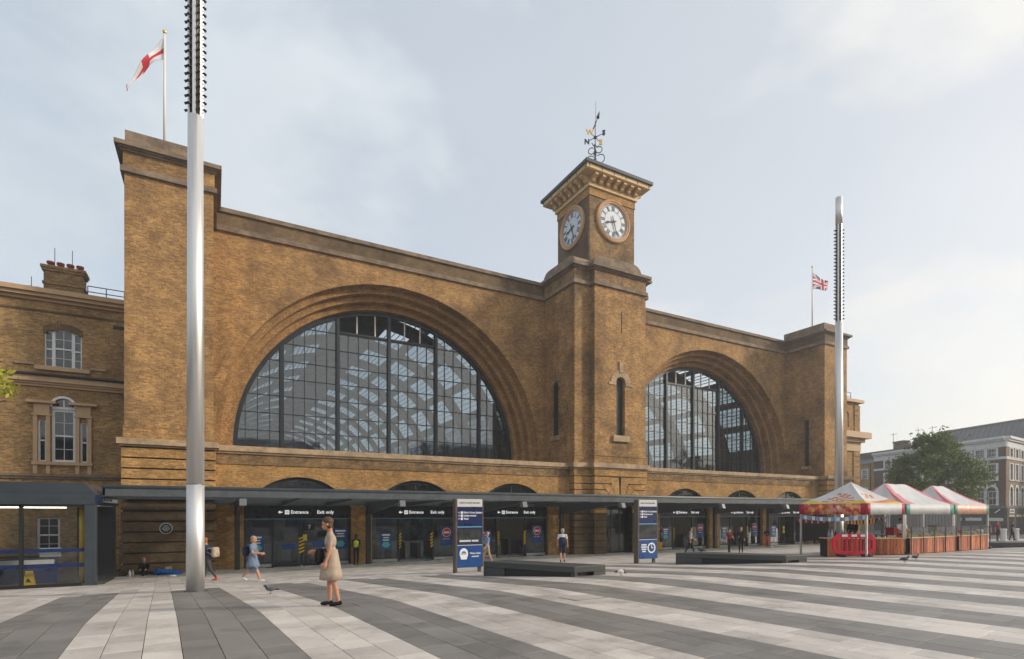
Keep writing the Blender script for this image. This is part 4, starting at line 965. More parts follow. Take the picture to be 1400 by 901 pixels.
z = rzz(1168, 590)
while z < rzz(1168, 556):
    MB().box(xq+.2, xr+.08, YR-.1, YR+.6, z+.03, z+.55).build('quoin', 'brick_wing', rw); z += .58
rl = MB(); zt = rzz(1160, 535); zb_ = rzz(1160, 547)
for x in (rx(1154), rx(1159), rx(1167)): rl.tube((x, YR+.3, zb_), (x, YR+.3, zt), .03, n=5)
rl.tube((rx(1152), YR+.3, zt), (rx(1167), YR+.3, zt), .03, n=5); rl.tube((rx(1152), YR+.3, (zt+zb_)/2), (rx(1167), YR+.3, (zt+zb_)/2), .03, n=5); rl.build('roof_railing', 'iron', rw)

# ================================================================ glazed pavilion at the left
gp = empty('glass_pavilion', (-10, -9, gz(-11.6)), 'dark blue steel and glass entrance pavilion beside the brick wing', 'pavilion')
GX1, GY0, GY1, GX0 = -3.88, -11.65, -7.2, -22.0
zf = gz(GY0)-.02; ZT = P(131, 690, GY0-CY).z
MB().box(GX0, GX1, GY0, GY1+.6, ZT, P(131, 676, GY0-CY).z).build('fascia', 'blue_steel', gp, bevel=.01)
zu = P(131, 676, GY0-CY).z
m_ = MB(); m_.prism([(GX0, zu), (GX1, zu), (GX1-.35, zu+.42), (GX0, zu+.42)], 'y', GY0+.12, GY1+.2); m_.build('roof_upstand', 'blue_steel', gp)
MB().box(GX1-.34, GX1, GY0+.02, GY0+.36, zf, ZT).build('corner_column', 'blue_steel', gp, bevel=.008)
MB().box(GX1-.42, GX1+.04, GY0-.03, GY0+.42, zf, zf+.12).build('column_base', 'blue_steel', gp)
MB().box(GX1-.3, GX1, GY1-.1, GY1+.3, zf, ZT).build('rear_column', 'dark_steel', gp)
MB().box(GX1-.02, GX1+.06, GY0+.0, GY1+.58, ZT+.04, zu-.02).build('side_sign', 'navy', gp)
MB().box(GX1+.061, GX1+.066, GY0+1.2, GY1+.3, ZT+.12, zu-.1).build('sign_plate', 'sign_grey', gp)
txt("KING'S CROSS ST. PANCRAS", .17, (GX1+.068, GY0+1.25, (ZT+zu)/2+.02), R(90), 'navy', gp, sx=.95)
mx_ = [GX1-.34]
for x_ in (26, 16): mx_.append(P(x_, 700, GY0-CY).x)
xw = GX1-.34
gx = [P(118, 700, GY0-CY).x, P(27.5, 700, GY0-CY).x]
while gx[-1] > GX0: gx.append(gx[-1]-2.6)
for i in range(len(gx)-1):
    MB().box(gx[i+1]+.05, gx[i]-.05, GY0+.12, GY0+.135, zf+.14, ZT-.08).build('pane', 'pavilion_pane', gp)
    MB().box(gx[i+1]-.05, gx[i+1]+.05, GY0+.05, GY0+.22, zf+.1, ZT).build('glazing_post', 'black', gp)
    for k, (z0, z1) in enumerate(((1.28, 1.42), (.72, .87))):
        MB().box(gx[i+1]+.06, gx[i]-.06, GY0+.113, GY0+.118, zf+z0, zf+z1).build('blue_band', 'navy_sign', gp)
MB().box(GX0, gx[0]+.02, GY0+.04, GY0+.24, zf, zf+.12).build('bottom_rail', 'black', gp); MB().box(GX0, gx[0]+.02, GY0+.05, GY0+.22, ZT-.09, ZT).build('head_rail', 'black', gp)
MB().box(gx[0]-.03, gx[0]+.04, GY0+.06, GY0+.2, zf+.1, ZT-.09).build('glazing_post', 'black', gp)
MB().box(GX1-1.3, GX1-.02, GY1-.2, GY1+.1, zf, ZT).build('rear_panel', 'dark_steel', gp)
MB().box(GX0, GX1-.05, GY0+.3, GY1+.5, ZT-.05, ZT-.01).build('ceiling', 'shed_panel', gp)
for x_ in (-5.6, -6.6): MB().box(x_-.5, x_+.5, GY0+1.8, GY0+1.95, ZT-.12, ZT-.06).build('strip_light', 'lit_tube', gp)
q = P(112, 700, GY0-CY+.45); tag(MB().tube((q.x, q.y, zf), (q.x, q.y, ZT), .085, n=14).build('yellow_post', 'yellow', gp, smooth=True))
q0, q1 = P(54, 750, GY0-CY+.3), P(83.5, 760, GY0-CY+.3)
tag(MB().box(q0.x, q1.x, q0.y, q0.y+.01, P(70, 761, GY0-CY+.3).z, P(70, 749, GY0-CY+.3).z).build('white_board', 'sign_white'), 'blank white board hung behind the pavilion glass above the handrail', 'board')
es = empty('escalator', (-9, -8.5, zf), 'escalator balustrade with blue striped side panels inside the pavilion', 'escalator')
m_ = MB(); m_.prism([(-15, zf-.1), (-5.4, zf), (-5.4, zf+.95), (-7.4, zf+.95), (-15, zf+.3)], 'y', -9.6, -9.5); m_.build('side_panel', 'navy_sign', es)
for i in range(5): MB().prism([(-15, zf+.05+i*.07), (-7.6, zf+.2+i*.15), (-7.6, zf+.26+i*.15), (-15, zf+.09+i*.07)], 'y', -9.62, -9.605).build('stripe', 'sign_grey', es)
MB().tube((-15, -9.55, zf+.45), (-7.4, -9.55, zf+1.02), .04, n=8).tube((-7.4, -9.55, zf+1.02), (-5.4, -9.55, zf+1.02), .04, n=8).build('handrail', 'black', es)
MB().box(-7.2, -5.5, -9.63, -9.6, zf+.62, zf+.9).build('white_strip', 'sign_grey', es)
q = P(40, 793, GY0-CY+.55); zf2 = zf
ws = MB(); w_ = .18
ws.add([(q.x-w_, q.y-.12, zf2), (q.x+w_, q.y-.12, zf2), (q.x+w_*.6, q.y, zf2+.6), (q.x-w_*.6, q.y, zf2+.6), (q.x-w_, q.y+.14, zf2), (q.x+w_, q.y+.14, zf2)], [(0, 1, 2, 3), (5, 4, 3, 2)])
wsg = tag(ws.build('wet_floor_sign', 'yellow'), 'yellow folding wet floor sign standing behind the pavilion glass', 'floor sign')
t_ = MB(); t_.prism([(q.x-.07, zf2+.2), (q.x+.07, zf2+.2), (q.x, zf2+.36)], 'y', q.y-.1, q.y-.085); t_.build('warning_mark', 'black', wsg)

# railing in the corner and plaque
fe = empty('iron_railing', (-4.5, -4.6, 0), 'black iron railing in the corner beside the rusticated pier', 'railing')
for i in range(5): MB().tube((-4.75+i*.19, -4.75, 0), (-4.75+i*.19, -4.75, 1.55), .018, n=6).build('bar', 'iron', fe)
for z in (.25, 1.35): MB().box(-4.85, -3.92, -4.765, -4.735, z, z+.04).build('rail', 'iron', fe)
pq = P(227, 722.5, 32.55)
pl = MB().prism([(pq.x+.28*math.cos(2*math.pi*i/32), pq.z+.28*math.sin(2*math.pi*i/32)) for i in range(32)], 'y', -4.47, -4.43).build('plaque', 'sign_grey')
tag(pl, 'round dark plaque with white rim on the rusticated pier', 'plaque')
MB().prism([(pq.x+.25*math.cos(2*math.pi*i/32), pq.z+.25*math.sin(2*math.pi*i/32)) for i in range(32)], 'y', -4.476, -4.47).build('plaque_face', 'navy', pl)
for i, w_ in enumerate((.08, .15, .18, .16, .1)): MB().box(pq.x-w_, pq.x+w_, -4.48, -4.476, pq.z+.13-i*.065, pq.z+.15-i*.065).build('plaque_text', 'sign_grey', pl)
# ================================================================ light masts
def mast(x, y, label, zmax=18.5+CZ):
    z0 = gz(y); m0 = empty('light_mast', (x, y, z0), label, 'mast', 'stainless steel light masts on the square')
    def rad(z): return .235-.05*min((z-z0)/16, 1)
    zs0, zs1 = 11.2+CZ, 16.9+CZ; zj = CZ+.8
    for a, b, nm in ((z0, zj-.012, 'lower_tube'), (zj+.012, zs0, 'middle_tube'), (zs1, zmax, 'top_tube')):
        MB().tube((x, y, a), (x, y, b), rad(a), rad(b), n=48).build(nm, 'steel', m0, smooth=True)
    MB().tube((x, y, zj-.012), (x, y, zj+.012), rad(zj)-.012, n=32).build('joint', 'steel_dark', m0, smooth=True)
    MB().tube((x, y, z0), (x, y, z0+.02), rad(z0)+.06, n=32).build('base_ring', 'steel_dark', m0)
    core = MB().tube((x, y, zs0), (x, y, zs1), rad(zs0)-.05, n=24).build('lamp_section', 'brown_metal', m0, smooth=True)
    for k in range(6):
        a = k*math.pi/3+.35; r = rad(zs0)-.02
        pts = [(x+(r+dr)*math.cos(a+da), y+(r+dr)*math.sin(a+da)) for dr, da in ((0, -.26), (.02, -.2), (.02, .2), (0, .26))]
        MB().prism(pts, 'z', zs0, zs1).build('cover_strip', 'steel', core)
    pr = None; n_ = 26
    for i in range(n_):
        z = zs0+.15+i*(zs1-zs0-.3)/n_
        for k in range(6):
            a = k*math.pi/3+.35+math.pi/6; r = rad(z)-.05; c, s = math.cos(a), math.sin(a); zz_ = z+(.1 if k % 2 else 0)
            m_ = MB().tube((x+c*r, y+s*r, zz_), (x+c*(r+.06), y+s*(r+.06), zz_), .02, n=6).tube((x+c*(r+.06), y+s*(r+.06), zz_+.015), (x+c*(r+.125), y+s*(r+.125), zz_-.03), .03, .038, n=8)
            m_.build('spot_lamp', 'dark_steel', m0)
q = G(267, 809); mast(q.x, q.y+.15, 'tall brushed steel light mast in the dark paving band near the pavilion')
lx, ly = LD(19.2, 32.0); mast(lx, ly, 'tall brushed steel light mast rising behind the striped stall tents')

# ================================================================ flags
def flag(px, d, ytop, ybase, label, gu, fn, mats, nu=44, nv=24):
    top, base = P(px, ytop, d), P(px, ybase, d); r0 = empty('flagpole', (base.x, base.y, base.z-1.2), label, 'flagpole', gu)
    MB().tube((base.x, base.y, base.z-1.2), top, .075, .045, n=12).build('pole', 'pole_white', r0, smooth=True); MB().ball((top.x, top.y, top.z+.09), .1).build('finial', 'gold', r0, smooth=True)
    m_ = MB(); pts = [fn(i/nu, j/nv) for j in range(nv+1) for i in range(nu+1)]
    m_.v = [Vector(p)+top for p in pts]
    for j in range(nv):
        for i in range(nu): m_.f.append([j*(nu+1)+i, j*(nu+1)+i+1, (j+1)*(nu+1)+i+1, (j+1)*(nu+1)+i]); m_.m.append(mats[0]((i+.5)/nu, (j+.5)/nv))
    f = m_.build('flag', mats[1], r0, smooth=True); sd_ = f.modifiers.new('thick', 'SOLIDIFY'); sd_.thickness = .012
def eng(u, v): return 1 if abs(u-.5) < .09 or abs(v-.5) < .14 else 0
def engf(u, v):
    w = .18*math.sin(u*9+v*3)*u
    x = -.08-u*1.6+.12*math.sin(v*3)*(1-u); z = -.25-v*1.15*(.16+.84*(1-u)**2.4)-u*2.75-.3*u*u
    return (x, w*1.6+.5*u*v, z)
def uni(u, v):
    x, y = u-.5, v-.5
    if abs(y) < .1 or abs(x) < .055: return 1
    if abs(y) < .17 or abs(x) < .09: return 0
    d = abs(abs(y)-abs(x))
    if d < .04: return 1
    if d < .11: return 0
    return 2
def unif(u, v):
    h = 1-.6*u; return (.08+u*3.0, .3*math.sin(u*7+v)*u, -.55-v*1.7*h-.5*u+.12*math.sin(u*8))
flag(225, 34.5, 46, 188, 'white flagpole with drooping red cross flag on the tall brick pier', 'flagpoles on the station piers', engf, (eng, ['flag_white', 'flag_red']))
flag(1110.5, 34.5, 366, 449, 'thin flagpole flying a red white and blue crossed flag on the far pier', 'flagpoles on the station piers', unif, (uni, ['flag_white', 'flag_red', 'flag_blue']))

# ================================================================ totem signs
def totem(px, py, label, clock_, at=None):
    q = Vector((*at, 0)) if at else G(px, py); x, y = q.x, q.y; z0 = gz(y); W_, H_ = 1.08, 2.87; zt = z0+H_; t = empty('totem_sign', (x+.5, y, z0), label, 'sign', 'tall blue wayfinding totems')
    MB().box(x-.07, x, y-.02, y+.26, z0-.02, zt).build('side_plate', 'brown_metal', t); MB().box(x+W_, x+W_+.05, y+.0, y+.24, z0+.2, zt).build('side_plate', 'brown_metal', t); MB().box(x+W_-.12, x+W_, y+.1, y+.2, z0-.02, z0+.25).build('foot', 'brown_metal', t)
    z = zt; pan = {}
    for nm, h, mt in (('head_panel', .30, 'sign_grey'), ('navy_strip', .09, 'navy_sign'), ('gap', .02, 0), ('direction_panel', .66, 'navy_sign'), ('gap', .04, 'light_blue'), ('screen_panel', .68, 'navy'), ('gap', .025, 'sign_grey'), ('notice_panel', .86, 'blue_sign')):
        if mt: pan[nm] = (MB().box(x+.005, x+W_-.005, y, y+.22, z-h, z).build(nm if nm != 'gap' else 'divider', mt, t), z-h, z)
        z -= h
    MB().box(x+.01, x+W_-.01, y+.03, y+.2, zt-2.6, zt-.01).build('core', 'dark_steel', t)
    o, a, b = pan['head_panel']; txt("KING'S CROSS SQUARE", .083, (x+W_/2, y-.003, (a+b)/2-.0), 0, 'brown_metal', o, align='CENTER')
    o, a, b = pan['direction_panel']
    for i, s in enumerate(("King's Cross Station", 'Underground', 'Taxis')):
        zz_ = b-.12-i*.12; txt(s, .098, (x+.27, y-.003, zz_), 0, 'sign_white', o, bold=.003); MB().box(x+.15, x+.24, y-.006, y-.001, zz_-.045, zz_+.045).build('pictogram', 'sign_white', o)
        MB().prism([(x+.05, zz_), (x+.09, zz_+.04), (x+.09, zz_-.04)], 'y', y-.006, y-.001).build('arrow', 'sign_white', o)
    o, a, b = pan['screen_panel']; MB().box(x+.08, x+W_-.08, y-.004, y-.001, a+.1, b-.06).build('screen', 'shop_glass', o)
    if not clock_: MB().box(x+.1, x+.58, y-.007, y-.0045, a+.12, a+.19).build('screen_text', 'sign_grey', o); MB().box(x+.62, x+.9, y-.007, y-.0045, a+.12, a+.19).build('screen_text', 'sign_grey', o)
    o, a, b = pan['notice_panel']; cz_ = (a+b)/2+.06
    if clock_:
        cx_ = x+.75; MB().prism([(cx_+.24*math.cos(R(10*i)), cz_+.24*math.sin(R(10*i))) for i in range(36)], 'y', y-.005, y-.001).build('clock_symbol', 'sign_white', o); MB().prism([(cx_+.17*math.cos(R(10*i)), cz_+.17*math.sin(R(10*i))) for i in range(36)], 'y', y-.008, y-.0055).build('clock_face', 'blue_sign', o)
        MB().box(cx_-.02, cx_+.02, y-.012, y-.0085, cz_-.02, cz_+.15).box(cx_+.02, cx_+.11, y-.012, y-.0085, cz_-.02, cz_+.02).build('clock_hands', 'sign_white', o)
        for i, w_ in enumerate((.3, .34, .28, .2)): MB().box(x+.3-w_/2, x+.3+w_/2, y-.005, y-.001, cz_+.12-i*.1, cz_+.18-i*.1).build('notice_text', 'sign_white', o)
    else:
        cx_ = x+.28; MB().prism([(cx_+.18*math.cos(R(12*i)), cz_+.05+.22*math.sin(R(12*i))) for i in range(30)], 'y', y-.005, y-.001).build('face_outline', 'sign_white', o); MB().prism([(cx_+.125*math.cos(R(12*i)), cz_+.0+.15*math.sin(R(12*i))) for i in range(30)], 'y', y-.008, y-.0055).build('face_fill', 'blue_sign', o)
        MB().prism([(cx_-.17, cz_+.03), (cx_-.12, cz_-.17), (cx_+.12, cz_-.17), (cx_+.17, cz_+.03)], 'y', y-.012, y-.0085).build('mask_symbol', 'sign_white', o); MB().box(cx_-.12, cx_+.12, y-.012, y-.0085, cz_+.06, cz_+.085).build('brow_line', 'sign_white', o)
        txt('Wear a face', .092, (x+.77, y-.003, cz_+.06), 0, 'sign_white', o, align='CENTER', bold=.003); txt('covering', .092, (x+.77, y-.003, cz_-.06), 0, 'sign_white', o, align='CENTER', bold=.003)
totem(625, 783.5, 'tall blue totem sign with white masked face symbol', False)
totem(873.5, 770.5, 'tall blue totem sign with white clock symbol', True)
totem(0, 0, 'blue totem sign seen under the middle stall tent', False, LD(36.2, 53)); totem(0, 0, 'blue totem sign seen under the meat print tent', True, LD(42.4, 53))

# ================================================================ granite benches
def bench(A, B, C, D, zt, label):
    pts = [Vector(p) for p in (A, B, C, D)]; ce = sum(pts, Vector((0, 0)))/4; z0 = min(gz(p.y) for p in pts)-.05
    b0 = empty('granite_bench', (ce.x, ce.y, z0), label, 'bench', 'dark granite benches on the square')
    MB().prism([(p.x, p.y) for p in pts], 'z', zt-.19, zt).build('seat_slab', 'granite_bench', b0, bevel=.012)
    ins = [ce+(p-ce)*.9 for p in pts]; MB().prism([(p.x, p.y) for p in ins], 'z', z0, zt-.19).build('plinth', 'black', b0)
    def blk(p, q, t0, t1, nm='end_block'):
        a_, b_ = p+(q-p)*t0, p+(q-p)*t1; n_ = Vector((-(q-p).y, (q-p).x)).normalized(); n_ = n_ if n_.dot(ce-p) > 0 else -n_
        MB().prism([(v.x, v.y) for v in (a_+n_*.006, b_+n_*.006, b_+n_*.4, a_+n_*.4)], 'z', z0, zt-.195).build(nm, 'granite_bench', b0)
    A_, B_, C_, D_ = pts
    blk(A_, B_, .0, .25); blk(A_, B_, .965, .995, 'support'); blk(B_, C_, .02, .1, 'support'); blk(B_, C_, .62, 1.0)
    return b0
zt = CZ-1.655
def wp(*a): x, y = LD(*a); return (x, y)
bench((8.03, -20.3), (9.66, -23.3), (10.95, -23.2), (9.1, -20.1), zt, 'dark granite bench beside the masked face totem')
bench((16.73, -20.5), (19.25, -23.7), (20.42, -23.8), (18.2, -20.4), zt, 'dark granite bench beside the clock symbol totem')
bench(wp(26.6, 30.4), wp(33.5, 30.2), wp(33.6, 32.0), wp(26.8, 31.8), CZ-1.66, 'long dark granite bench beyond the last stall tent')

# ================================================================ food stalls
FY, BY = -23.44, -20.3; FXS = [25.2, 28.4, 33.1, 37.0]
def tent(i, label):
    x0, x1 = FXS[i]+.04, FXS[i+1]-.04; zg = gz(FY); t = empty('stall_tent', ((x0+x1)/2, (FY+BY)/2, zg), label, 'tent', 'striped canopy tents of the food market')
    ze = CZ+.42; zv = CZ-.08; zp = CZ+1.47; y0, y1 = FY, BY
    cx_, cy_ = (x0+x1)/2, (y0+y1)/2; rl_ = 0.0 if i == 0 else (x1-x0)/2-1.25
    cs = [Vector((x0, y0, ze)), Vector((x1, y0, ze)), Vector((x1, y1, ze)), Vector((x0, y1, ze))]
    tops = [Vector((cx_-rl_, cy_, zp)), Vector((cx_+rl_, cy_, zp)), Vector((cx_+rl_, cy_, zp)), Vector((cx_-rl_, cy_, zp))]
    mats = ['tent_white', 'tent_yellow', 'tent_orange', 'tent_pink']; rg_ = random.Random(i); m_ = MB(); K = 14
    for s_ in range(4):
        a, b, ta, tb = cs[s_], cs[(s_+1) % 4], tops[s_], tops[(s_+1) % 4]
        def sp(u, v):
            p = (a+(b-a)*u)*(1-v)+(ta+(tb-ta)*u)*v; p.z -= .20*math.sin(math.pi*v)*(.35+.65*math.sin(math.pi*u))+.035*math.sin(math.pi*u)*(1-v)-.012*math.sin(9*u+7*v); return p
        for j in range(K):
            for k in range(K):
                u, v = (j+.5)/K, (k+.5)/K
                if i == 0:
                    mi = 1 if (v < .20 and s_ != 0) or v < .12+.3*max(0, u-.6) else 0
                    if .2 < v < .66 and .1+.3*v < u < .95-.3*v and (j*5+k*3) % 7 < 4 and s_ in (0, 3): mi = 2
                    if s_ == 0 and v < .4: mi = 1 if v < .16 else (2 if v < .3 and u > .3 else 0)
                else: mi = 3 if u < .14+.10*(1-v) or u > .9 else 0
                m_.mi = mi; m_.quad(sp(j/K, k/K), sp((j+1)/K, k/K), sp((j+1)/K, (k+1)/K), sp(j/K, (k+1)/K))
    m_.build('roof', mats, t, smooth=True, weld=True)
    val = {0: ('tent_white', 'fruit_print'), 1: ('tent_white', 'tent_white'), 2: ('meat_print', 'tent_white')}[i]
    for s_ in range(4):
        a, b = cs[s_], cs[(s_+1) % 4]; d = (b-a).normalized(); n_ = Vector((d.y, -d.x, 0)); m_ = MB(); K2 = 24
        for k in range(K2):
            def vp_(u, z): return a+(b-a)*u+n_*(.015+(.015*math.sin(u*5+s_+i*2)+.004*math.sin(u*13+i))*(ze-z))+Vector((0, 0, z-ze))
            u0, u1 = k/K2, (k+1)/K2; m_.mi = 1 if (k < 2 or k >= K2-2) else 0
            m_.quad(vp_(u0, zv), vp_(u1, zv), vp_(u1, ze), vp_(u0, ze))
        o = m_.build('valance', [val[1] if s_ == 3 else val[0], 'tent_red' if i == 0 else 'tent_green'], t, smooth=True, weld=True); sl = o.modifiers.new('thick', 'SOLIDIFY'); sl.thickness = .006
    for (x, y) in ((x0+.04, y0+.04), (x1-.04, y0+.04), (x1-.04, y1-.04), (x0+.04, y1-.04)):
        MB().box(x-.04, x+.04, y-.04, y+.04, gz(y)-.01, ze-.02).build('leg', 'aluminium', t, bevel=.008); MB().box(x-.14, x+.14, y-.14, y+.14, gz(y)-.01, gz(y)+.012).build('foot_plate', 'rubber', t)
        if y < cy_: MB().box(x+.06, x+.32, y-.12, y+.12, gz(y)-.01, gz(y)+.12).build('foot_weight', 'rubber', t, bevel=.03)
    for yy in (y0+.05, y1-.05):
        for k in range(4):
            xa, xb = x0+.05+(x1-x0-.1)*k/4, x0+.05+(x1-x0-.1)*(k+1)/4
            MB().tube((xa, yy, zv+.1 if k % 2 else ze-.05), (xb, yy, ze-.05 if k % 2 else zv+.1), .018, n=5).build('truss', 'aluminium', t)
    return t
tent(0, 'market tent with yellow edged peaked roof and fruit print valance'); tent(1, 'white market tent with pink striped hips in the middle of the row'); tent(2, 'white and pink market tent with meat print valance')
# counters, each plank a part
def counter(pts, label, zt_):
    c0 = Vector(pts[0]); ct = empty('stall_counter', (c0.x, c0.y, gz(c0.y)), label, 'counter', 'timber clad stall counters')
    for p, q in zip(pts, pts[1:]):
        p, q = Vector(p), Vector(q); d = (q-p).normalized(); n_ = Vector((-d.y, d.x)); ln = (q-p).length; k = max(1, int(ln/.155)); w_ = ln/k
        for i in range(k):
            a, b = p+d*(i*w_+.006), p+d*((i+1)*w_-.006); o = rg.uniform(-.008, .008)
            MB().prism([(v.x, v.y) for v in (a+n_*o, b+n_*o, b+n_*(.03+o), a+n_*(.03+o))], 'z', gz(a.y)+.02, zt_-.03).build('plank', 'plank', ct)
        MB().prism([(v.x, v.y) for v in (p-n_*.05-d*.04, q-n_*.05+d*.04, q+n_*.75+d*.04, p+n_*.75-d*.04)], 'z', zt_-.03, zt_+.01).build('worktop', 'cream', ct)
        MB().prism([(v.x, v.y) for v in (p+n_*.06, q+n_*.06, q+n_*.7, p+n_*.7)], 'z', gz(p.y), zt_-.03).build('carcass', 'black', ct)
    return ct
ZC = CZ-1.2
counter([(25.3, -21.65), (28.25, -23.5)], 'dark timber corner counter behind the red plastic barrier', ZC)
counter([(28.5, -23.62), (32.9, -23.6)], 'orange brown plank counter under the middle stall tent', ZC+.03)
counter([(33.2, -23.6), (36.6, -23.55)], 'orange brown plank counter under the meat print tent', ZC+.03)
# glass guards and food trays on the counters
for x0, x1, lb in ((28.5, 32.8, 'low glass food guard on dark posts over the middle stall counter'), (33.3, 36.5, 'low glass food guard on dark posts over the meat print tent counter')):
    gg = empty('glass_guard', ((x0+x1)/2, -23.5, ZC+.04), lb, 'food guard', 'glass guards on the stall counters'); n_ = int((x1-x0)/1.05)
    for i in range(n_+1): MB().box(x0+(x1-x0)*i/n_-.015, x0+(x1-x0)*i/n_+.015, -23.68, -23.65, gz(-23.6), ZC+.52).build('guard_post', 'iron', gg)
    for i in range(n_): MB().box(x0+(x1-x0)*i/n_+.02, x0+(x1-x0)*(i+1)/n_-.02, -23.67, -23.66, ZC+.06, ZC+.5).build('pane', 'counter_pane', gg)
    MB().box(x0, x1, -23.69, -23.64, ZC+.5, ZC+.53).build('top_rail', 'iron', gg)
def heap(x, y, z, w, l, seed, tone, label):
    r = random.Random(seed); t = empty('food_tray', (x, y, z), label, 'food tray', 'trays of food on the stall counters')
    m_ = MB().box(x-w, x+w, y-l, y+l, z, z+.02)
    for a in ((x-w, x-w+.015, y-l, y+l), (x+w-.015, x+w, y-l, y+l), (x-w+.015, x+w-.015, y-l, y-l+.015), (x-w+.015, x+w-.015, y+l-.015, y+l)): m_.box(*a, z+.02, z+.09)
    m_.build('tray', 'steel_dark', t); h = MB(); h.tone = []
    for k in range(46):
        u, v = r.uniform(-1, 1), r.uniform(-1, 1); n0 = len(h.f)
        h.ball((x+u*w*.85, y+v*l*.85, z+.05+.12*(1-u*u)*(1-v*v)+r.uniform(0, .02)), (r.uniform(.03, .06), r.uniform(.03, .06), r.uniform(.025, .045)), 7, 4); h.tone += [min(max(tone+r.uniform(-.07, .07), 0), 1)]*(len(h.f)-n0)
    tag(h.build('food_heap', 'produce', t, smooth=True), kind='stuff')
foods = [('olives', .62, 'dark'), ('pastries', .45, 'golden'), ('cured meat', .05, 'red'), ('salad', .76, 'green'), ('bread', .9, 'pale'), ('sausages', .3, 'orange brown')]
for i in range(7):
    n_, tn, cn = foods[(i*2+1) % 6] if i < 6 else foods[0]
    heap(28.85+i*.6, -23.28+.06*(i % 2), ZC+.04, .24, .2, i, tn, ['golden heap of pastries in the tray next to the middle tent leg', 'green salad heap in a steel tray on the middle counter', 'orange brown sausages in a steel tray on the middle counter', 'pale bread heap in a steel tray on the middle counter', 'red cured meat in a steel tray on the middle counter', 'dark olives in a steel tray on the middle counter', 'dark heap in the last tray of the middle counter'][i])
for i in range(5):
    n_, tn, cn = foods[(i*5+2) % 6]
    heap(33.6+i*.62, -23.25, ZC+.04, .25, .2, 20+i, [.05, .08, .3, .9, .06][i], ['dark red meat heap in the first tray under the meat print tent', 'bright red meat in a long tray under the meat print tent', 'orange sausages in a tray under the meat print tent', 'pale buns in a tray under the meat print tent', 'red cuts in the end tray of the meat counter'][i])
for i in range(8):
    xj = 28.75+i*1.02; o = MB().lathe([(.06, 0), (.07, .02), (.07, .16), (.055, .19), (.062, .19), (.062, .22), (.0, .22)], (xj, -22.98, ZC+.04), n=12).build('food_jar', ['red', 'yellow_pale', 'terracotta', 'shop_green'][i % 4], smooth=False)
    tag(o, ['red', 'pale yellow', 'brick red', 'dark green'][i % 4]+' food jar standing behind the trays on the '+('middle' if i < 4 else 'meat print tent')+' counter', 'jar', 'food jars on the stall counters')
# second-row shelves and boxes behind
for i, (x, y, w, h, mt, lb) in enumerate(((30.2, -22.0, .5, .35, 'red', 'red crate on the rear table of the middle stall'), (31.5, -21.9, .45, .3, 'cream', 'cream carton on the rear table of the middle stall'), (34.5, -22.0, .55, .4, 'brown_metal', 'brown carton on the rear table under the meat print tent'))):
    o = MB().box(x-w/2, x+w/2, y-.2, y+.2, ZC+.1, ZC+.1+h).box(x-w/2-.01, x+w/2+.01, y-.21, y+.21, ZC+.1+h-.05, ZC+.1+h).build('carton', mt); tag(o, lb, 'box')
rt2 = empty('rear_table', (32, -21.9, gz(-21.9)), 'plain dark table standing behind the food counters', 'table')
MB().box(29.3, 36, -22.2, -21.6, ZC+.06, ZC+.1).build('table_top', 'brown_metal', rt2)
for x in (29.4, 32.6, 35.9):
    for y in (-22.15, -21.65): MB().box(x-.03, x+.03, y-.03, y+.03, gz(y), ZC+.06).build('leg', 'iron', rt2)
# drinks bottles on the corner counter
for i in range(9):
    f_ = .05+i*.045; x, y = 25.3+2.95*f_+.12, -21.65-1.85*f_+.2
    o = MB().lathe([(.045, 0), (.05, .02), (.05, .22), (.02, .3), (.018, .35), (.022, .36), (.022, .38)], (x, y, ZC+.01), n=12).build('bottle', ['c_blue', 'sign_grey', 'shop_green', 'light_blue'][i % 4], smooth=True); tag(o, ['blue', 'pale grey', 'dark green', 'light blue'][i % 4]+' drinks bottle lined up on the corner counter', 'bottle', 'drinks bottles on the corner counter')
# red barrier
bx, by = LD(15.52, 24.75); zb = gz(by)+.12
br_ = empty('safety_barrier', (0, 0, 0)); tag(br_, 'red plastic safety barrier leaning at the stall corner', 'barrier')
L2, H2 = 1.0, .92
m_ = MB(); ch = .22
out_ = [(-L2, ch), (-L2+ch, 0), (L2-ch, 0), (L2, ch), (L2, H2-ch), (L2-ch, H2), (-L2+ch, H2), (-L2, H2-ch)]; inn_ = [(x*.86, .13+(z)*(H2-.32)/H2) for x, z in out_]
for i in range(8):
    j = (i+1) % 8; m_.prism([out_[i], out_[j], inn_[j], inn_[i]], 'y', -.04, .04)
m_.build('frame', 'red_plastic', br_)
for k in range(8): MB().box(-.75+k*1.5/7-.035, -.75+k*1.5/7+.035, -.025, .025, .12, .76).build('upright', 'red_plastic', br_)
for x in (-.45, 0, .42): MB().box(x-.13, x+.13, -.046, -.041, .79, .89).build('white_panel', 'sign_white', br_)
for x in (-.6, .6): MB().box(x-.07, x+.07, -.28, .28, -.12, -.02).build('foot', 'rubber', br_); 
br_.location = (bx, by, zb); br_.rotation_euler = (0, 0, -YAW+.05)
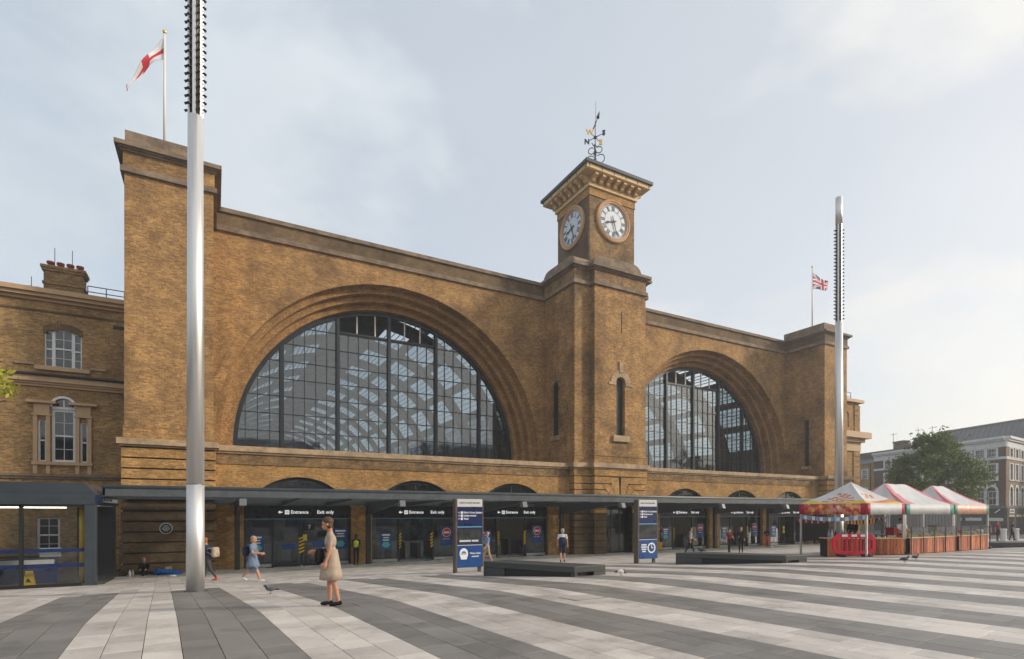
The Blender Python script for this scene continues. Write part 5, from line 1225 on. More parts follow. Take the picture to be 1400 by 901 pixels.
# bunting
def bunting(a, b, n_, mats, label, drop=.18, sag=.12):
    a, b = Vector(a), Vector(b); bt = empty('bunting', a, label, 'bunting'); pts = [a+(b-a)*(i/n_)-Vector((0, 0, sag*4*(i/n_)*(1-i/n_))) for i in range(n_+1)]
    MB().path(pts, .006, 4).build('string', 'c_white', bt)
    for i in range(n_):
        p, q = pts[i], pts[i+1]; m_ = MB(); d = q-p
        m_.add([p+d*.08, p+d*.92, p+d*.92-Vector((0, 0, drop)), p+d*.08-Vector((0, 0, drop))], [(0, 1, 2, 3)]); o = m_.build('flag', mats[i % len(mats)], bt); s_ = o.modifiers.new('t', 'SOLIDIFY'); s_.thickness = .004
z_ = CZ-.1
bunting((25.26, BY, z_), (25.26, FY, z_), 16, ['c_blue', 'c_white'], 'pale blue and white bunting under the fruit print valance')
bunting((25.3, BY+.2, z_-.18), (28.3, BY+.2, z_-.2), 18, ['c_red', 'c_white', 'c_red'], 'red and white bunting at the back of the fruit print tent', .16, .1)
bunting((25.6, FY+1.2, z_-.2), (28.3, FY+1.2, z_-.18), 20, ['yellow', 'red', 'yellow', 'c_black'], 'yellow and red bunting inside the fruit print tent', .2, .06)
bunting((28.5, BY+.1, z_-.15), (33.0, BY+.1, z_-.12), 22, ['c_red', 'c_white'], 'red and white bunting at the back of the middle tent', .14, .1)
# dark van and hoarding behind the stalls
hd = empty('site_hoarding', (44, -17, 0), 'grey ribbed metal hoarding panel behind the middle stall tent', 'hoarding')
h0, h1 = wp(25.0, 34.8), wp(29.0, 35.2); v0, v1 = Vector(h0), Vector(h1); d = (v1-v0)/18; nrm = Vector((-d.y, d.x)).normalized()
for i in range(18): a = v0+d*i; b = a+d*.9; MB().prism([(v.x, v.y) for v in (a, b, b+nrm*(.05 if i % 2 else .09), a+nrm*(.05 if i % 2 else .09))], 'z', gz(a.y), gz(a.y)+2.15).build('ribbed_panel', 'lead_grey', hd)
MB().box(25.6, 28.2, BY+.35, BY+.42, gz(BY+.4)+.75, gz(BY+.4)+1.95).build('backdrop', 'dark_steel', None)
tag(bpy.data.objects['backdrop'], 'dark cloth screen hung at the back of the fruit print tent', 'screen')
# ================================================================ buildings across the road
cor = Vector(LD(68, 75)); DIR = Vector((math.sin(R(20.4)), math.cos(R(20.4))))
def tl(px, c=cor):                                      # distance from the corner to where the sight line meets the side face
    t = math.tan(ph(px)); d0 = c.y-CY; return (c.x-t*d0)/(t*DIR.y-DIR.x)
def tz(px, py, c=cor):
    t = tl(px, c); X = c.x+DIR.x*t; d = c.y-CY+DIR.y*t; return CZ+(HZ-py)/F*(X*math.sin(YAW)+d*math.cos(YAW))
TS = Matrix.Translation((cor.x, cor.y, 0)) @ Matrix.Rotation(math.atan2(-DIR.y, -DIR.x), 4, 'Z')
TF = Matrix.Translation((cor.x, cor.y, 0)) @ Matrix.Rotation(R(90-84.6), 4, 'Z')
cb_ = empty('corner_building', (cor.x, cor.y, 0), 'dark brick corner block with white cornice and black shop front', 'building')
xl = -tl(1195)
def face(T, xa, xb, wins, par, wallmat, ztop=12.2):
    CUR[0] = T; ops = []
    for x in wins: ops += [(x-.6, x+.6, 10.95, 12.05, 0), (x-.62, x+.62, 7.75, 9.9, 0), (x-.62, x+.62, 4.15, 6.7, .6)]
    MB().wall(xa+(0 if T is TS else .12), xb-(.15 if T is TS else 0), 3.9, ztop, ops, 0, .25, seg=10).build('brick_wall', wallmat, par); MB().box(xa+(0 if T is TS else 1.6), xb-(1.4 if T is TS else 0), 1.4, 1.5, 0, ztop).build('room_back', 'dark_room', par)
    MB().box(xa, xb, -.06, .3, ztop, ztop+.85).box(xa, xb, -.3, .3, ztop+.85, ztop+1.1).box(xa, xb, -.5, .3, ztop+1.1, ztop+1.45).build('white_cornice', 'white_trim', par)
    MB().box(xa, xb, -.08, .02, 10.5, 10.85).build('white_string', 'white_trim', par); MB().box(xa, xb, -.12, .02, 3.7, 3.95).build('shop_cornice', 'lead_grey', par)
    for x in wins:
        for z0, z1, fr_ in ((10.95, 12.05, .3), (7.75, 9.9, .32)):
            MB().box(x-.6-fr_, x-.6, -.07, .02, z0-.1, z1+.12).box(x+.6, x+.6+fr_, -.07, .02, z0-.1, z1+.12).box(x-.6, x+.6, -.07, .02, z1, z1+.12).box(x-.7-fr_, x+.7+fr_, -.14, .02, z0-.22, z0-.1).build('surround', 'white_trim', par)
            sash(x-.6, x+.6, z0, z1, 3, 4, par, .12, fw=.07)
        m_ = MB()
        for i in range(12):
            a0, a1 = math.pi*i/12, math.pi*(i+1)/12; q = lambda r, a: (x+r*math.cos(a), -.07, 6.1+r*math.sin(a)*.97); m_.quad(q(.98, a0), q(.62, a0), q(.62, a1), q(.98, a1))
        m_.box(x-.98, x-.62, -.07, .02, 4.05, 6.1).box(x+.62, x+.98, -.07, .02, 4.05, 6.1).build('arched_surround', 'white_trim', par)
        sash(x-.6, x+.6, 4.15, 6.1, 2, 2, par, .12, fw=.08)
        MB().prism([(x+.6*math.cos(math.pi*i/10), 6.1+.58*math.sin(math.pi*i/10)) for i in range(11)], 'y', .14, .15).build('fan_pane', 'sash_pane', par)
    CUR[0] = None
w1 = [-tl(1356), -tl(1340), -tl(1322), -tl(1300), -tl(1275), -tl(1256), -tl(1238), -tl(1214)]
face(TS, xl, 0, w1, cb_, 'brick_grey'); face(TF, 0, 26, [2.2+2.5*i for i in range(9)], cb_, 'brick_pink')
CUR[0] = TS
MB().box(xl, -.15, -.05, .2, 0, 3.7).build('shop_front', 'shop_green', cb_)
for i in range(7): MB().box(-1.5-i*3.0-1.2, -1.5-i*3.0+1.2, -.07, -.051, .5, 2.45).build('shop_window', 'shop_glass', cb_)
for i in range(7): MB().box(-1.5-i*3.0-1.2, -1.5-i*3.0+1.2, -.075, -.072, 1.9, 2.35).build('window_panel', 'sign_grey' if i < 3 else 'shop_green', cb_)
MB().prism([(-1.5, 3.1), (-1.4, 3.0), (-.7, 3.5), (-.8, 3.6)], 'y', -.08, -.06).build('fork_mark', 'sign_white', cb_)
CUR[0] = None
tp = TS @ Vector((-6.3, -.07, 3.15)); txt("McDonald's", .85, tp, math.atan2(-DIR.y, -DIR.x), 'sign_white', cb_, bold=.02)
CUR[0] = TF
MB().box(.2, 26, -.05, .2, 0, 3.7).build('shop_front', 'shop_green', cb_)
for i in range(6): MB().box(1.0+i*3.2, 3.4+i*3.2, -.07, -.051, .3, 2.5).build('shop_window', 'shop_glass', cb_); MB().box(1.0+i*3.2, 3.4+i*3.2, -.1, -.06, 2.5, 2.8).build('awning_box', 'tan_paint', cb_)
MB().box(1.2, 3.4, -.1, -.06, 3.0, 3.6).build('shop_sign', 'sign_grey', cb_)
MB().box(1.5, 3.1, -.11, -.1, 3.2, 3.4).build('shop_sign_text', 'shop_green', cb_)
CUR[0] = TS
CUR[0] = TS
MB().prism([(xl, .3), (-.6, .3), (-6.2, 12), (xl, 12)], 'z', 12.3, 13.3).build('roof_deck', 'lead_grey', cb_)
c_ = -tl(1211); MB().box(c_-1.0, c_+1.0, 2.5, 3.6, 13, 15.3).box(c_-1.15, c_+1.15, 2.4, 3.7, 15.3, 15.6).build('chimney', 'brick_grey', cb_)
MB().prism([(c_-2.6, 13.3), (c_+7.5, 13.3), (c_+6.5, 14.4), (c_-.8, 14.4)], 'y', 2.8, 6).build('low_roof', 'slate', cb_)
for q in (-1.2, 3.8, 6.4): MB().tube((c_+q, 2.6, 14), (c_+q, 2.6, 17.2), .04, n=5).box(c_+q-.6, c_+q+.9, 2.58, 2.62, 16.9, 16.95).build('aerial', 'iron', cb_)
for q in (3.0, 3.8, 5.6): MB().lathe([(.25, 0), (.3, .6), (.15, 1.5)], (c_+q, 2.9, 14.3), n=8).build('roof_vent', 'iron', cb_)
CUR[0] = None
lb_ = empty('brown_building', (cor.x+DIR.x*28, cor.y+DIR.y*28, 0), 'low brown brick house with slate roof between the end wing and the corner block', 'building')
CUR[0] = TS
ze = tz(1185, 634); xe = xl-14
wz_ = [xl-2.2, xl-5.5, xl-8.5]
ops = []
for x in wz_: ops += [(x-.6, x+.6, tz(1180, 655), tz(1180, 643), 0), (x-.6, x+.6, tz(1180, 681), tz(1180, 668), 0)]
MB().wall(xe, xl-.02, 0, ze, ops, .05, .5).build('brick_wall', 'brick_wing', lb_); MB().box(xe, xl, 1.2, 1.3, 0, ze).build('room_back', 'dark_room', lb_)
for x in wz_:
    for a, b in ((655, 643), (681, 668)):
        sash(x-.6, x+.6, tz(1180, a), tz(1180, b), 2, 4, lb_, .15, fw=.1); MB().box(x-.8, x-.6, 0, .06, tz(1180, a)-.1, tz(1180, b)+.15).box(x+.6, x+.8, 0, .06, tz(1180, a)-.1, tz(1180, b)+.15).box(x-.6, x+.6, 0, .06, tz(1180, b), tz(1180, b)+.15).build('surround', 'white_trim', lb_)
MB().prism([(-.2, ze), (5, ze+1.6), (10, ze)], 'x', xe, xl-.03).build('slate_roof', 'slate', lb_); MB().box(xe, xl-.03, 4.4, 5.6, ze+.8, ze+2.6).build('chimney', 'brick_grey', lb_)
MB().tube((xl-.8, -.02, 0), (xl-.8, -.02, ze), .07, n=8).build('drainpipe', 'iron', lb_)
CUR[0] = None
c2 = cor+Vector((.9956, .094))*24
gb_ = empty('grey_roofed_block', (c2.x, c2.y, 0), 'big block with ribbed grey metal mansard roof behind the corner building', 'building')
CUR[0] = Matrix.Translation((c2.x, c2.y, 0)) @ Matrix.Rotation(math.atan2(-DIR.y, -DIR.x), 4, 'Z')
xa_, xb_ = -tl(1254, c2), 12.0; zr = tz(1377, 574.5, c2); zw = zr-6.5
MB().box(xa_, xb_, 0, 18, 0, zw).build('wall', 'brick_grey', gb_)
m_ = MB(); m_.add([(xa_, -.1, zw), (xb_, -.1, zw), (xb_-2, 2.2, zr), (xa_+2.6, 2.2, zr), (xa_, 18, zw), (xb_, 18, zw), (xb_-2, 16, zr), (xa_+2.6, 16, zr)], [(0, 1, 2, 3), (3, 2, 6, 7), (1, 5, 6, 2), (4, 0, 3, 7), (5, 4, 7, 6)]); mr_ = m_.build('mansard_roof', 'lead_grey', gb_)
for i in range(34): t = (i+.5)/34; a = Vector((xa_+(xb_-xa_)*t, -.12, zw)); b = Vector((xa_+2.6+(xb_-xa_-4.6)*t, 2.18, zr)); MB().tube(a, b, .06, n=4).build('roof_seam', 'lead_grey', mr_)
MB().box(xa_+2.4, xb_-1.8, 2.0, 2.4, zr-.05, zr+.2).build('roof_edge', 'lead_grey', gb_)
CUR[0] = None
# buildings and trees on the far side of the square, behind the viewpoint
for i, (x, w_, h_, mt, lb) in enumerate(((-40, 34, 17, 'brick_grey', 'dark brick block facing the station across the road'), (-4, 30, 20, 'brick_pink', 'tall pinkish brick block facing the station across the road'), (28, 26, 16, 'brick_wing', 'yellow brick block facing the station across the road'), (56, 34, 22, 'brick_grey', 'tallest dark brick block facing the station across the road'))):
    b0 = empty('street_block', (x+w_/2, -120, 0), lb, 'building', 'buildings across the road behind the viewpoint'); CUR[0] = Matrix.Translation((x+w_, -118, 0)) @ Matrix.Rotation(math.pi, 4, 'Z'); zg = gz(-118)
    n_ = int(w_/3); f_ = int(h_/3.6); ops = [(1+k*3-.0, 1+k*3+1.3, zg+1+j*3.6, zg+3.1+j*3.6, 0) for k in range(n_) for j in range(f_)]
    MB().wall(0, w_, zg, zg+h_, ops, 0, .5).build('wall', mt, b0); MB().box(0, w_, .45, 12, zg, zg+h_-.3).build('rooms', 'shop_glass', b0); MB().box(-.1, w_+.1, -.4, .6, zg+h_, zg+h_+.6).build('cornice', 'white_trim', b0)
    CUR[0] = None
# ================================================================ trees
def leafy(c, rx_, rz2, n_cl, per, seed, size, fade=1.0, shape=None):
    r = random.Random(seed); m_ = MB(); m_.tone = []
    V = []; Fc = []
    for k in range(n_cl):
        u = r.uniform(-1, 1); a = r.uniform(0, 2*math.pi); q = math.sqrt(1-u*u); rad = r.uniform(.45, 1.0)**.6
        w_ = shape(u) if shape else 1
        cc = Vector((q*math.cos(a)*rx_*rad*w_, q*math.sin(a)*rx_*rad*w_, u*rz2*rad)); cs_ = r.uniform(.5, 1.05)*rx_*.215; tb = r.uniform(.0, .65)
        for j in range(per):
            p = Vector((r.gauss(0, .5), r.gauss(0, .5), r.gauss(0, .38)))*cs_*1.15+cc+Vector(c)
            n_ = Vector((r.gauss(0, 1), r.gauss(0, 1), r.gauss(.4, 1))).normalized(); t = n_.orthogonal().normalized(); t.rotate(Matrix.Rotation(r.uniform(0, 6.28), 3, n_)); b = n_.cross(t); s_ = size*r.uniform(.6, 1.3)
            k0 = len(V); V += [p+t*s_, p+b*s_*.45, p-t*s_, p-b*s_*.45]; Fc.append([k0, k0+1, k0+2, k0+3]); m_.tone.append(min(1, max(0, tb+r.uniform(-.1, .3))))
    m_.v = V; m_.f = Fc; m_.m = [0]*len(Fc); return m_
def tree(x, y, ztop, zbot, rad, label, seed, n_cl=120, per=90, size=.2, group=None, shape=None):
    z0 = gz(y); t = empty('plane_tree', (x, y, z0), label, 'tree', group); r = random.Random(seed+1); zc = (ztop+zbot)/2
    tr = MB().tube((x, y, z0-.1), (x+.1, y, z0+1.2), .3, .22, n=12).tube((x+.1, y, z0+1.2), (x, y+.1, zc), .22, .14, n=10).build('trunk', 'bark', t, smooth=True)
    for k in range(9):
        a = r.uniform(0, 6.28); zz_ = z0+(zc-z0)*r.uniform(.4, .95); MB().tube((x, y, zz_), (x+math.cos(a)*rad*.7, y+math.sin(a)*rad*.7, zz_+r.uniform(.8, 2.6)), .1, .03, n=7).build('limb', 'bark', tr)
    leafy((x, y, zc), rad, (ztop-zbot)/2, n_cl, per, seed, size, shape=shape).build('crown', 'leaf', t)
tx, ty = LD(42.9, 55)
tree(tx, ty, 11.2, 2.6, 3.9, 'broad leafy plane tree in front of the corner block', 3, 150, 125, .17, shape=lambda u: 1.0-.38*max(u, -.2))
for i, (x, y, h, r_) in enumerate(((104, -56, 18, 6.5), (92, -60, 15, 5.5), (80, -66, 12, 4.6))): tree(x, y, h, 3.5, r_, ['tallest street tree across the road behind the viewpoint', 'middle street tree across the road behind the viewpoint', 'smallest street tree across the road behind the viewpoint'][i], 20+i, 60, 60, .4, 'street trees behind the viewpoint')
# yellow leaf spray of a tree just outside the left edge
tq = P(-22, 580, 22); sp_ = empty('street_tree', (tq.x-1.5, tq.y, gz(tq.y)), 'yellowing leafy tree whose branch tip hangs before the brick wing', 'tree')
MB().tube((tq.x-1.5, tq.y, gz(tq.y)), (tq.x-1.4, tq.y, 6.2), .16, .1, n=10).tube((tq.x-1.4, tq.y, 5.6), (tq.x+.5, tq.y, 6.5), .06, .02, n=6).build('trunk', 'bark', sp_)
leafy((tq.x-1.2, tq.y, 7.0), 1.75, 1.0, 50, 40, 9, .1).build('crown', 'leaf_yellow', sp_)
# bollards by the road
for i, (px_, dep) in enumerate(((1340, 46), (1372, 46), (1389, 47))):
    x, y = LD((px_-700)/745*dep, dep); o = MB().lathe([(.2, 0), (.2, .9), (.23, .92), (.23, 1.0), (.18, 1.05)], (x, y, gz(y)), n=14).build('bollard', 'sign_grey', smooth=False)
    tag(o, 'stout pale stone bollard in the row before the corner block', 'bollard', 'stone bollards by the road')

# ================================================================ people
def seg_mesh(prims):
    m_ = MB()
    for kind, *a in prims:
        if kind == 'c':
            p, q, r0, r1 = a[:4]; p, q = Vector(p), Vector(q); d = q-p
            if d.length < 1e-5: m_.ball(p, r0, 10, 8); continue
            w_ = d.normalized(); u = w_.orthogonal().normalized(); v = w_.cross(u); prof = [(-r0*math.cos(t), r0*math.sin(t), 0) for t in [math.pi/2*i/4 for i in range(1, 5)]]+[(r1*math.sin(t), r1*math.cos(t), 1) for t in [math.pi/2*i/4 for i in range(0, 4)]]
            n_ = 12; k0 = len(m_.v); vs = [p-w_*r0]
            for off, rr, e in prof: vs += [(p if e == 0 else q)+w_*off+(u*math.cos(2*math.pi*i/n_)+v*math.sin(2*math.pi*i/n_))*rr for i in range(n_)]
            vs.append(q+w_*r1); fs = [(0, 1+(i+1) % n_, 1+i) for i in range(n_)]
            for j in range(len(prof)-1): fs += [(1+j*n_+i, 1+j*n_+(i+1) % n_, 1+(j+1)*n_+(i+1) % n_, 1+(j+1)*n_+i) for i in range(n_)]
            e = len(vs)-1; b = e-n_; fs += [(b+i, b+(i+1) % n_, e) for i in range(n_)]; m_.add(vs, fs)
        else: m_.ball(a[0], a[1], 14, 10)
    return m_
def remesh(prims, vox, mats, name, parent):
    m_ = seg_mesh(prims); me = bpy.data.meshes.new(name); me.from_pydata([tuple(v) for v in m_.v], [], m_.f)
    o = bpy.data.objects.new(name, me); COL.objects.link(o); rm = o.modifiers.new('r', 'REMESH'); rm.mode = 'VOXEL'; rm.voxel_size = vox
    sm = o.modifiers.new('s', 'SMOOTH'); sm.iterations = 2; sm.factor = .5
    dg = bpy.context.evaluated_depsgraph_get(); me2 = bpy.data.meshes.new_from_object(o.evaluated_get(dg)); bpy.data.objects.remove(o); bpy.data.meshes.remove(me)
    n_ = len(me2.polygons); C = np.empty(n_*3); me2.polygons.foreach_get('center', C); C = C.reshape(-1, 3); best = np.full(n_, 1e9); idx = np.zeros(n_, int)
    tags = []
    for pr in prims:
        t = pr[-1]
        if t not in tags: tags.append(t)
        if pr[0] == 'c':
            p, q, r0, r1 = np.array(pr[1]), np.array(pr[2]), pr[3], pr[4]; d = q-p; L2_ = max(d@d, 1e-9); s_ = np.clip(((C-p)@d)/L2_, 0, 1); ds = np.linalg.norm(C-p-s_[:, None]*d, axis=1)-(r0+(r1-r0)*s_)
        else:
            rr = np.array(pr[2]); ds = (np.linalg.norm((C-np.array(pr[1]))/rr, axis=1)-1)*rr.min()
        k = ds < best; best[k] = ds[k]; idx[k] = tags.index(t)
    me2.materials.clear()
    for t in tags: me2.materials.append(MATS[mats[t]])
    me2.polygons.foreach_set('material_index', idx.astype(np.int32)); me2.polygons.foreach_set('use_smooth', [True]*n_); me2.name = name
    o = bpy.data.objects.new(name, me2); COL.objects.link(o); put(o, Vector((0, 0, 0)), parent); return o
def person(label, loc, rz, H, cols, legs=((0, 0), (0, 0)), arms=((0, .1, .2), (0, .1, .2)), lean=0, head=(0, 0), vox=.016, short_legs=False, sleeves='short', dress=None, hair='hair_brown', hairlen=0, cap=None, mask=False, seated=False, group=None, vest=None):
    """legs: (hip pitch forward, knee bend); arms: (shoulder pitch forward, outward, elbow bend)"""
    pr = []; V = Vector
    pel = V((0, 0, .93)); lo = 9; ft = []
    for sd_, (th, kn) in zip((-1, 1), legs):
        hip = V((sd_*.09, 0, .90)); k = hip+V((sd_*.01, -math.sin(th), -math.cos(th)))*.43; a = k+V((0, -math.sin(th-kn), -math.cos(th-kn)))*.41
        if seated: k = hip+V((sd_*.28, -.30, .06)); a = k+V((-sd_*.38, -.12, -.06))
        lt = 'skin' if short_legs or dress else 'bottom'
        pr += [('c', hip, k, .088, .06, 'bottom'), ('c', hip+(k-hip)*.55 if short_legs else hip+(k-hip)*.9, k, .066 if short_legs else .06, .056, 'bottom' if (short_legs and not dress) else lt), ('c', k, k+(a-k)*.35, .055, .058, lt), ('c', k+(a-k)*.35, a, .058, .038, lt)]
        fd = V((0, -math.cos(max(-.6, min(.6, (th-kn)*.5))), -.0+math.sin(max(-.6, min(.6, (th-kn)*.5)))))
        heel = a+V((0, .04, -.045)); toe = a+fd*.15+V((0, 0, -.055)); pr += [('c', heel, a+fd*.1+V((0, 0, -.05)), .036, .042, 'shoe'), ('c', a+fd*.08+V((0, 0, -.055)), toe, .042, .03, 'shoe'), ('c', a, heel, .038, .036, 'shoe')]
        lo = min(lo, heel.z-.036, toe.z-.03)
    def sp(z, y=0): d = z-.93; return V((0, -math.sin(lean)*d+y*math.cos(lean), .93+math.cos(lean)*d))
    pr += [('e', pel+V((0, .01, .0)), (.165, .12, .12), 'bottom'), ('e', sp(1.06), (.145, .105, .14), 'top'), ('e', sp(1.26), (.165, .118, .17), 'top'), ('c', sp(1.36)+V((-.13, 0, .02)), sp(1.36)+V((.13, 0, .02)), .072, .072, 'top'), ('c', sp(1.36), sp(1.40), .085, .07, 'top'), ('c', sp(1.40), sp(1.53), .056, .052, 'skin')]
    hy, hp = head; hc = sp(1.60)+V((0, -.02-.05*hp, 0))
    f = V((math.sin(hy), -math.cos(hy), -hp*.4)).normalized(); sde = V((math.cos(hy), math.sin(hy), 0)); up = V((0, 0, 1))
    pr += [('e', hc+up*.03, (.082, .098, .10), 'skin'), ('e', hc+f*.025-up*.045, (.06, .065, .068), 'skin'), ('c', hc+f*.084+up*.005, hc+f*.1-up*.02, .010, .013, 'skin')]
    for s_ in (-1, 1): pr += [('e', hc+sde*s_*.085-up*.005, (.016, .022, .032), 'skin'), ('e', hc+f*.086+sde*s_*.034+up*.022, (.015, .013, .010), 'eye')]
    pr.append(('e', hc+f*.088-up*.055, (.026, .012, .009), 'mask' if mask else 'lip'))
    if mask: pr.append(('e', hc+f*.06-up*.04, (.058, .052, .05), 'mask'))
    for sd_, (pt, ow, el) in zip((-1, 1), arms):
        sh = sp(1.385)+V((sd_*.185, 0, 0)); ud = V((sd_*math.sin(ow)*math.cos(pt), -math.sin(pt), -math.cos(pt)*math.cos(ow))).normalized(); e = sh+ud*.285
        fa = pt+el; fdv = V((sd_*math.sin(ow)*.35-(sd_*.35*math.sin(min(el, 1.5)) if el > .6 else 0), -math.sin(fa), -math.cos(fa))).normalized(); w_ = e+fdv*.245
        at_ = {'none': 'skin', 'short': 'top', 'long': 'top'}[sleeves]; ft_ = 'top' if sleeves == 'long' else 'skin'
        pr += [('c', sh, sh+ud*.17, .062, .05, at_), ('c', sh+ud*.17, e, .046, .042, ft_), ('c', e, e+fdv*.09, .042, .042, ft_), ('c', e+fdv*.09, w_, .041, .028, ft_)]
        pa = V((sd_, 0, 0)); side = fdv.cross(pa).normalized(); ctr = w_+fdv*.05
        pr += [('c', w_, w_+fdv*.075, .03, .035, 'skin'), ('c', w_+fdv*.03+side*.02, w_+fdv*.075+side*.026, .022, .02, 'skin'), ('c', w_+fdv*.03-side*.02, w_+fdv*.075-side*.026, .022, .02, 'skin')]
        curl = (pa*-1*.5+fdv).normalized()
        for i, ln in enumerate((.065, .075, .072, .055)):
            o_ = side*(.033-.022*i); b_ = w_+fdv*.085+o_; k_ = b_+fdv*ln*.5; pr += [('c', b_, k_, .0105, .010, 'skin'), ('c', k_, k_+curl*ln*.55, .010, .009, 'skin')]
        tb = w_+fdv*.035+side*.035; pr += [('c', tb, tb+(side+fdv*.7).normalized()*.045, .012, .011, 'skin'), ('c', tb+(side+fdv*.7).normalized()*.045, tb+(side*.4+fdv).normalized()*.075, .011, .009, 'skin')]
    if seated: lo = .93-.13
    if vest: pr += [('e', sp(1.26), (.172, .125, .165), 'vest'), ('e', sp(1.08), (.158, .118, .15), 'vest')]
    s_ = H/1.75; pr2 = []
    for q in pr:
        if q[0] == 'c': pr2.append(('c', (q[1]-V((0, 0, lo)))*s_, (q[2]-V((0, 0, lo)))*s_, q[3]*s_, q[4]*s_, q[5]))
        else: pr2.append(('e', (q[1]-V((0, 0, lo)))*s_, tuple(v*s_ for v in q[2]), q[3]))
    root = empty('person', (0, 0, 0), label, 'person', group)
    cm = dict(skin='skin', eye='hair_black', lip='c_maroon', mask='c_white', shoe='c_black', top='c_grey', bottom='c_navy', vest='c_hivis'); cm.update(cols)
    remesh(pr2, vox, cm, 'body', root); T0 = lambda v: (v-V((0, 0, lo)))*s_
    if hair:
        h_ = [('e', T0(hc+up*.055-f*.022), tuple(v*s_ for v in (.1, .112, .098)), 'h'), ('e', T0(hc-f*.045-up*.01), tuple(v*s_ for v in (.092, .075, .1)), 'h'), ('c', T0(hc+f*.045+up*.1-sde*.03), T0(hc+f*.045+up*.1+sde*.03), .03*s_, .03*s_, 'h')]
        if hairlen: h_ += [('c', T0(hc-f*.06), T0(hc-f*.085-up*hairlen), .06*s_, .045*s_, 'h'), ('c', T0(hc-f*.03+sde*.06), T0(hc-f*.05+sde*.07-up*hairlen*.8), .035*s_, .03*s_, 'h'), ('c', T0(hc-f*.03-sde*.06), T0(hc-f*.05-sde*.07-up*hairlen*.8), .035*s_, .03*s_, 'h')]
        remesh(h_, vox, {'h': hair}, 'hair', root)
    if cap: remesh([('e', T0(hc+up*.075-f*.005), tuple(v*s_ for v in (.096, .108, .07)), 'h'), ('c', T0(hc+f*.08+up*.06-sde*.03), T0(hc+f*.13+up*.05+sde*.0), .03*s_, .025*s_, 'h'), ('c', T0(hc+f*.08+up*.06+sde*.03), T0(hc+f*.13+up*.05+sde*.0), .03*s_, .025*s_, 'h')], vox, {'h': cap}, 'cap', root)
    if dress:
        mat_, zh, flare = dress; m_ = MB(); n_ = 28; prof = [(1.10, .155, .118), (.98, .178, .14), (.85, .205, .165), (zh+.12, .22*flare, .19*flare), (zh, .228*flare, .2*flare)]; k0 = 0; vs_ = []
        for z, a, b in prof:
            for i in range(n_):
                t = 2*math.pi*i/n_; w_ = 1+.05*math.sin(t*7)*max(0, (1.0-z))*2; vs_.append(T0(V((a*w_*math.cos(t), b*w_*math.sin(t), z))))
        m_.add(vs_, [(j*n_+(i+1) % n_, j*n_+i, (j+1)*n_+i, (j+1)*n_+(i+1) % n_) for j in range(len(prof)-1) for i in range(n_)]); o = m_.build('skirt', mat_, root, smooth=True); o.modifiers.new('t', 'SOLIDIFY').thickness = .008
    root.location = loc; root.rotation_euler = (0, 0, rz); return root
CAMF, AWAY, RIGHT, LEFT = R(-28.68), R(151.3), R(61.3), R(241.3)
def at_feet(x, y): return G(x, y)
def bag(nm, label, cat, loc, rz, dims, mat, z):
    a, b, c = dims; pr = [('c', (-a*.6, 0, -c*.6), (a*.6, 0, -c*.6), b, b, 'm'), ('c', (-a*.6, 0, c*.5), (a*.6, 0, c*.5), b*.85, b*.85, 'm'), ('c', (-a*.6, 0, -c*.6), (-a*.6, 0, c*.5), b, b*.85, 'm'), ('c', (a*.6, 0, -c*.6), (a*.6, 0, c*.5), b, b*.85, 'm'), ('e', (0, -b*.3, -c*.1), (a*.8, b*1.2, c*.8), 'm')]
    r0 = empty(nm, (0, 0, 0), label, cat); remesh(pr, .014, {'m': mat}, 'sack', r0)
    for s_ in (-1, 1):
        MB().path([(s_*a*.5, b*.5, c*.55), (s_*a*.55, b*2.2, c*.75), (s_*a*.6, b*3.0, c*.1), (s_*a*.55, b*1.0, -c*.55)], .014, 6).build('strap', mat, r0)
    r0.location = (loc[0], loc[1], loc[2]+z); r0.rotation_euler = (0, 0, rz); return r0
def behind(p, rz, dist):                                # a point dist behind a person's back
    return Vector((p.x-math.sin(rz)*dist, p.y+math.cos(rz)*dist, p.z))
q = at_feet(453, 828)
person('person in beige knee length dress and black shoes standing on a dark paving band', q, LEFT+.35, 1.68, dict(top='c_beige', bottom='c_beige', shoe='c_black'), legs=((.06, .05), (-.1, .12)), arms=((.15, .05, 1.25), (.05, .08, .25)), lean=.05, dress=('c_beige', .50, 1.1), hair='hair_brown', hairlen=.08, vox=.0095, head=(.1, .6))
bag('shoulder_bag', 'black shoulder bag on the person in the beige dress', 'bag', (q.x-.22, q.y-.02, q.z), LEFT, (.13, .06, .16), 'c_black', .98)
q = at_feet(346, 795)
person('person in short slate blue dress and white shoes striding past the first doors', q, RIGHT, 1.68, dict(top='c_slate', bottom='c_slate', shoe='c_white'), legs=((.42, .1), (-.38, .35)), arms=((.3, .1, 1.2), (.15, .1, 1.3)), dress=('c_slate', .58, 1.15), hair='hair_blonde', hairlen=.07, vox=.013, head=(.0, .3))
b_ = behind(q, RIGHT, .25); bag('backpack', 'dark navy backpack worn by the person in the slate blue dress', 'backpack', b_, RIGHT+math.pi, (.15, .08, .2), 'c_navy', 1.12)
q = at_feet(285, 794)
person('person with ginger hair in dark clothes walking behind the near steel mast', q, LEFT, 1.7, dict(top='c_navy', bottom='c_dkgrey', shoe='c_orange'), legs=((.3, .05), (-.3, .3)), arms=((-.2, .1, .4), (.3, .1, .5)), lean=.18, sleeves='long', hair='hair_ginger', head=(0, .5), vox=.013)
b_ = behind(q, LEFT, .27); bag('backpack', 'pale grey backpack worn by the person walking behind the mast', 'backpack', b_, LEFT+math.pi, (.17, .1, .2), 'c_sand', 1.12)
q = P(487, 769, 32.6); q.z = 0
person('guard in yellow high visibility vest standing beside the first brick pier', q, CAMF+.15, 1.78, dict(top='c_navy', bottom='c_black', skin='skin_dark'), arms=((.25, .12, 1.0), (.25, .12, 1.0)), sleeves='long', hair='hair_black', vest=True)
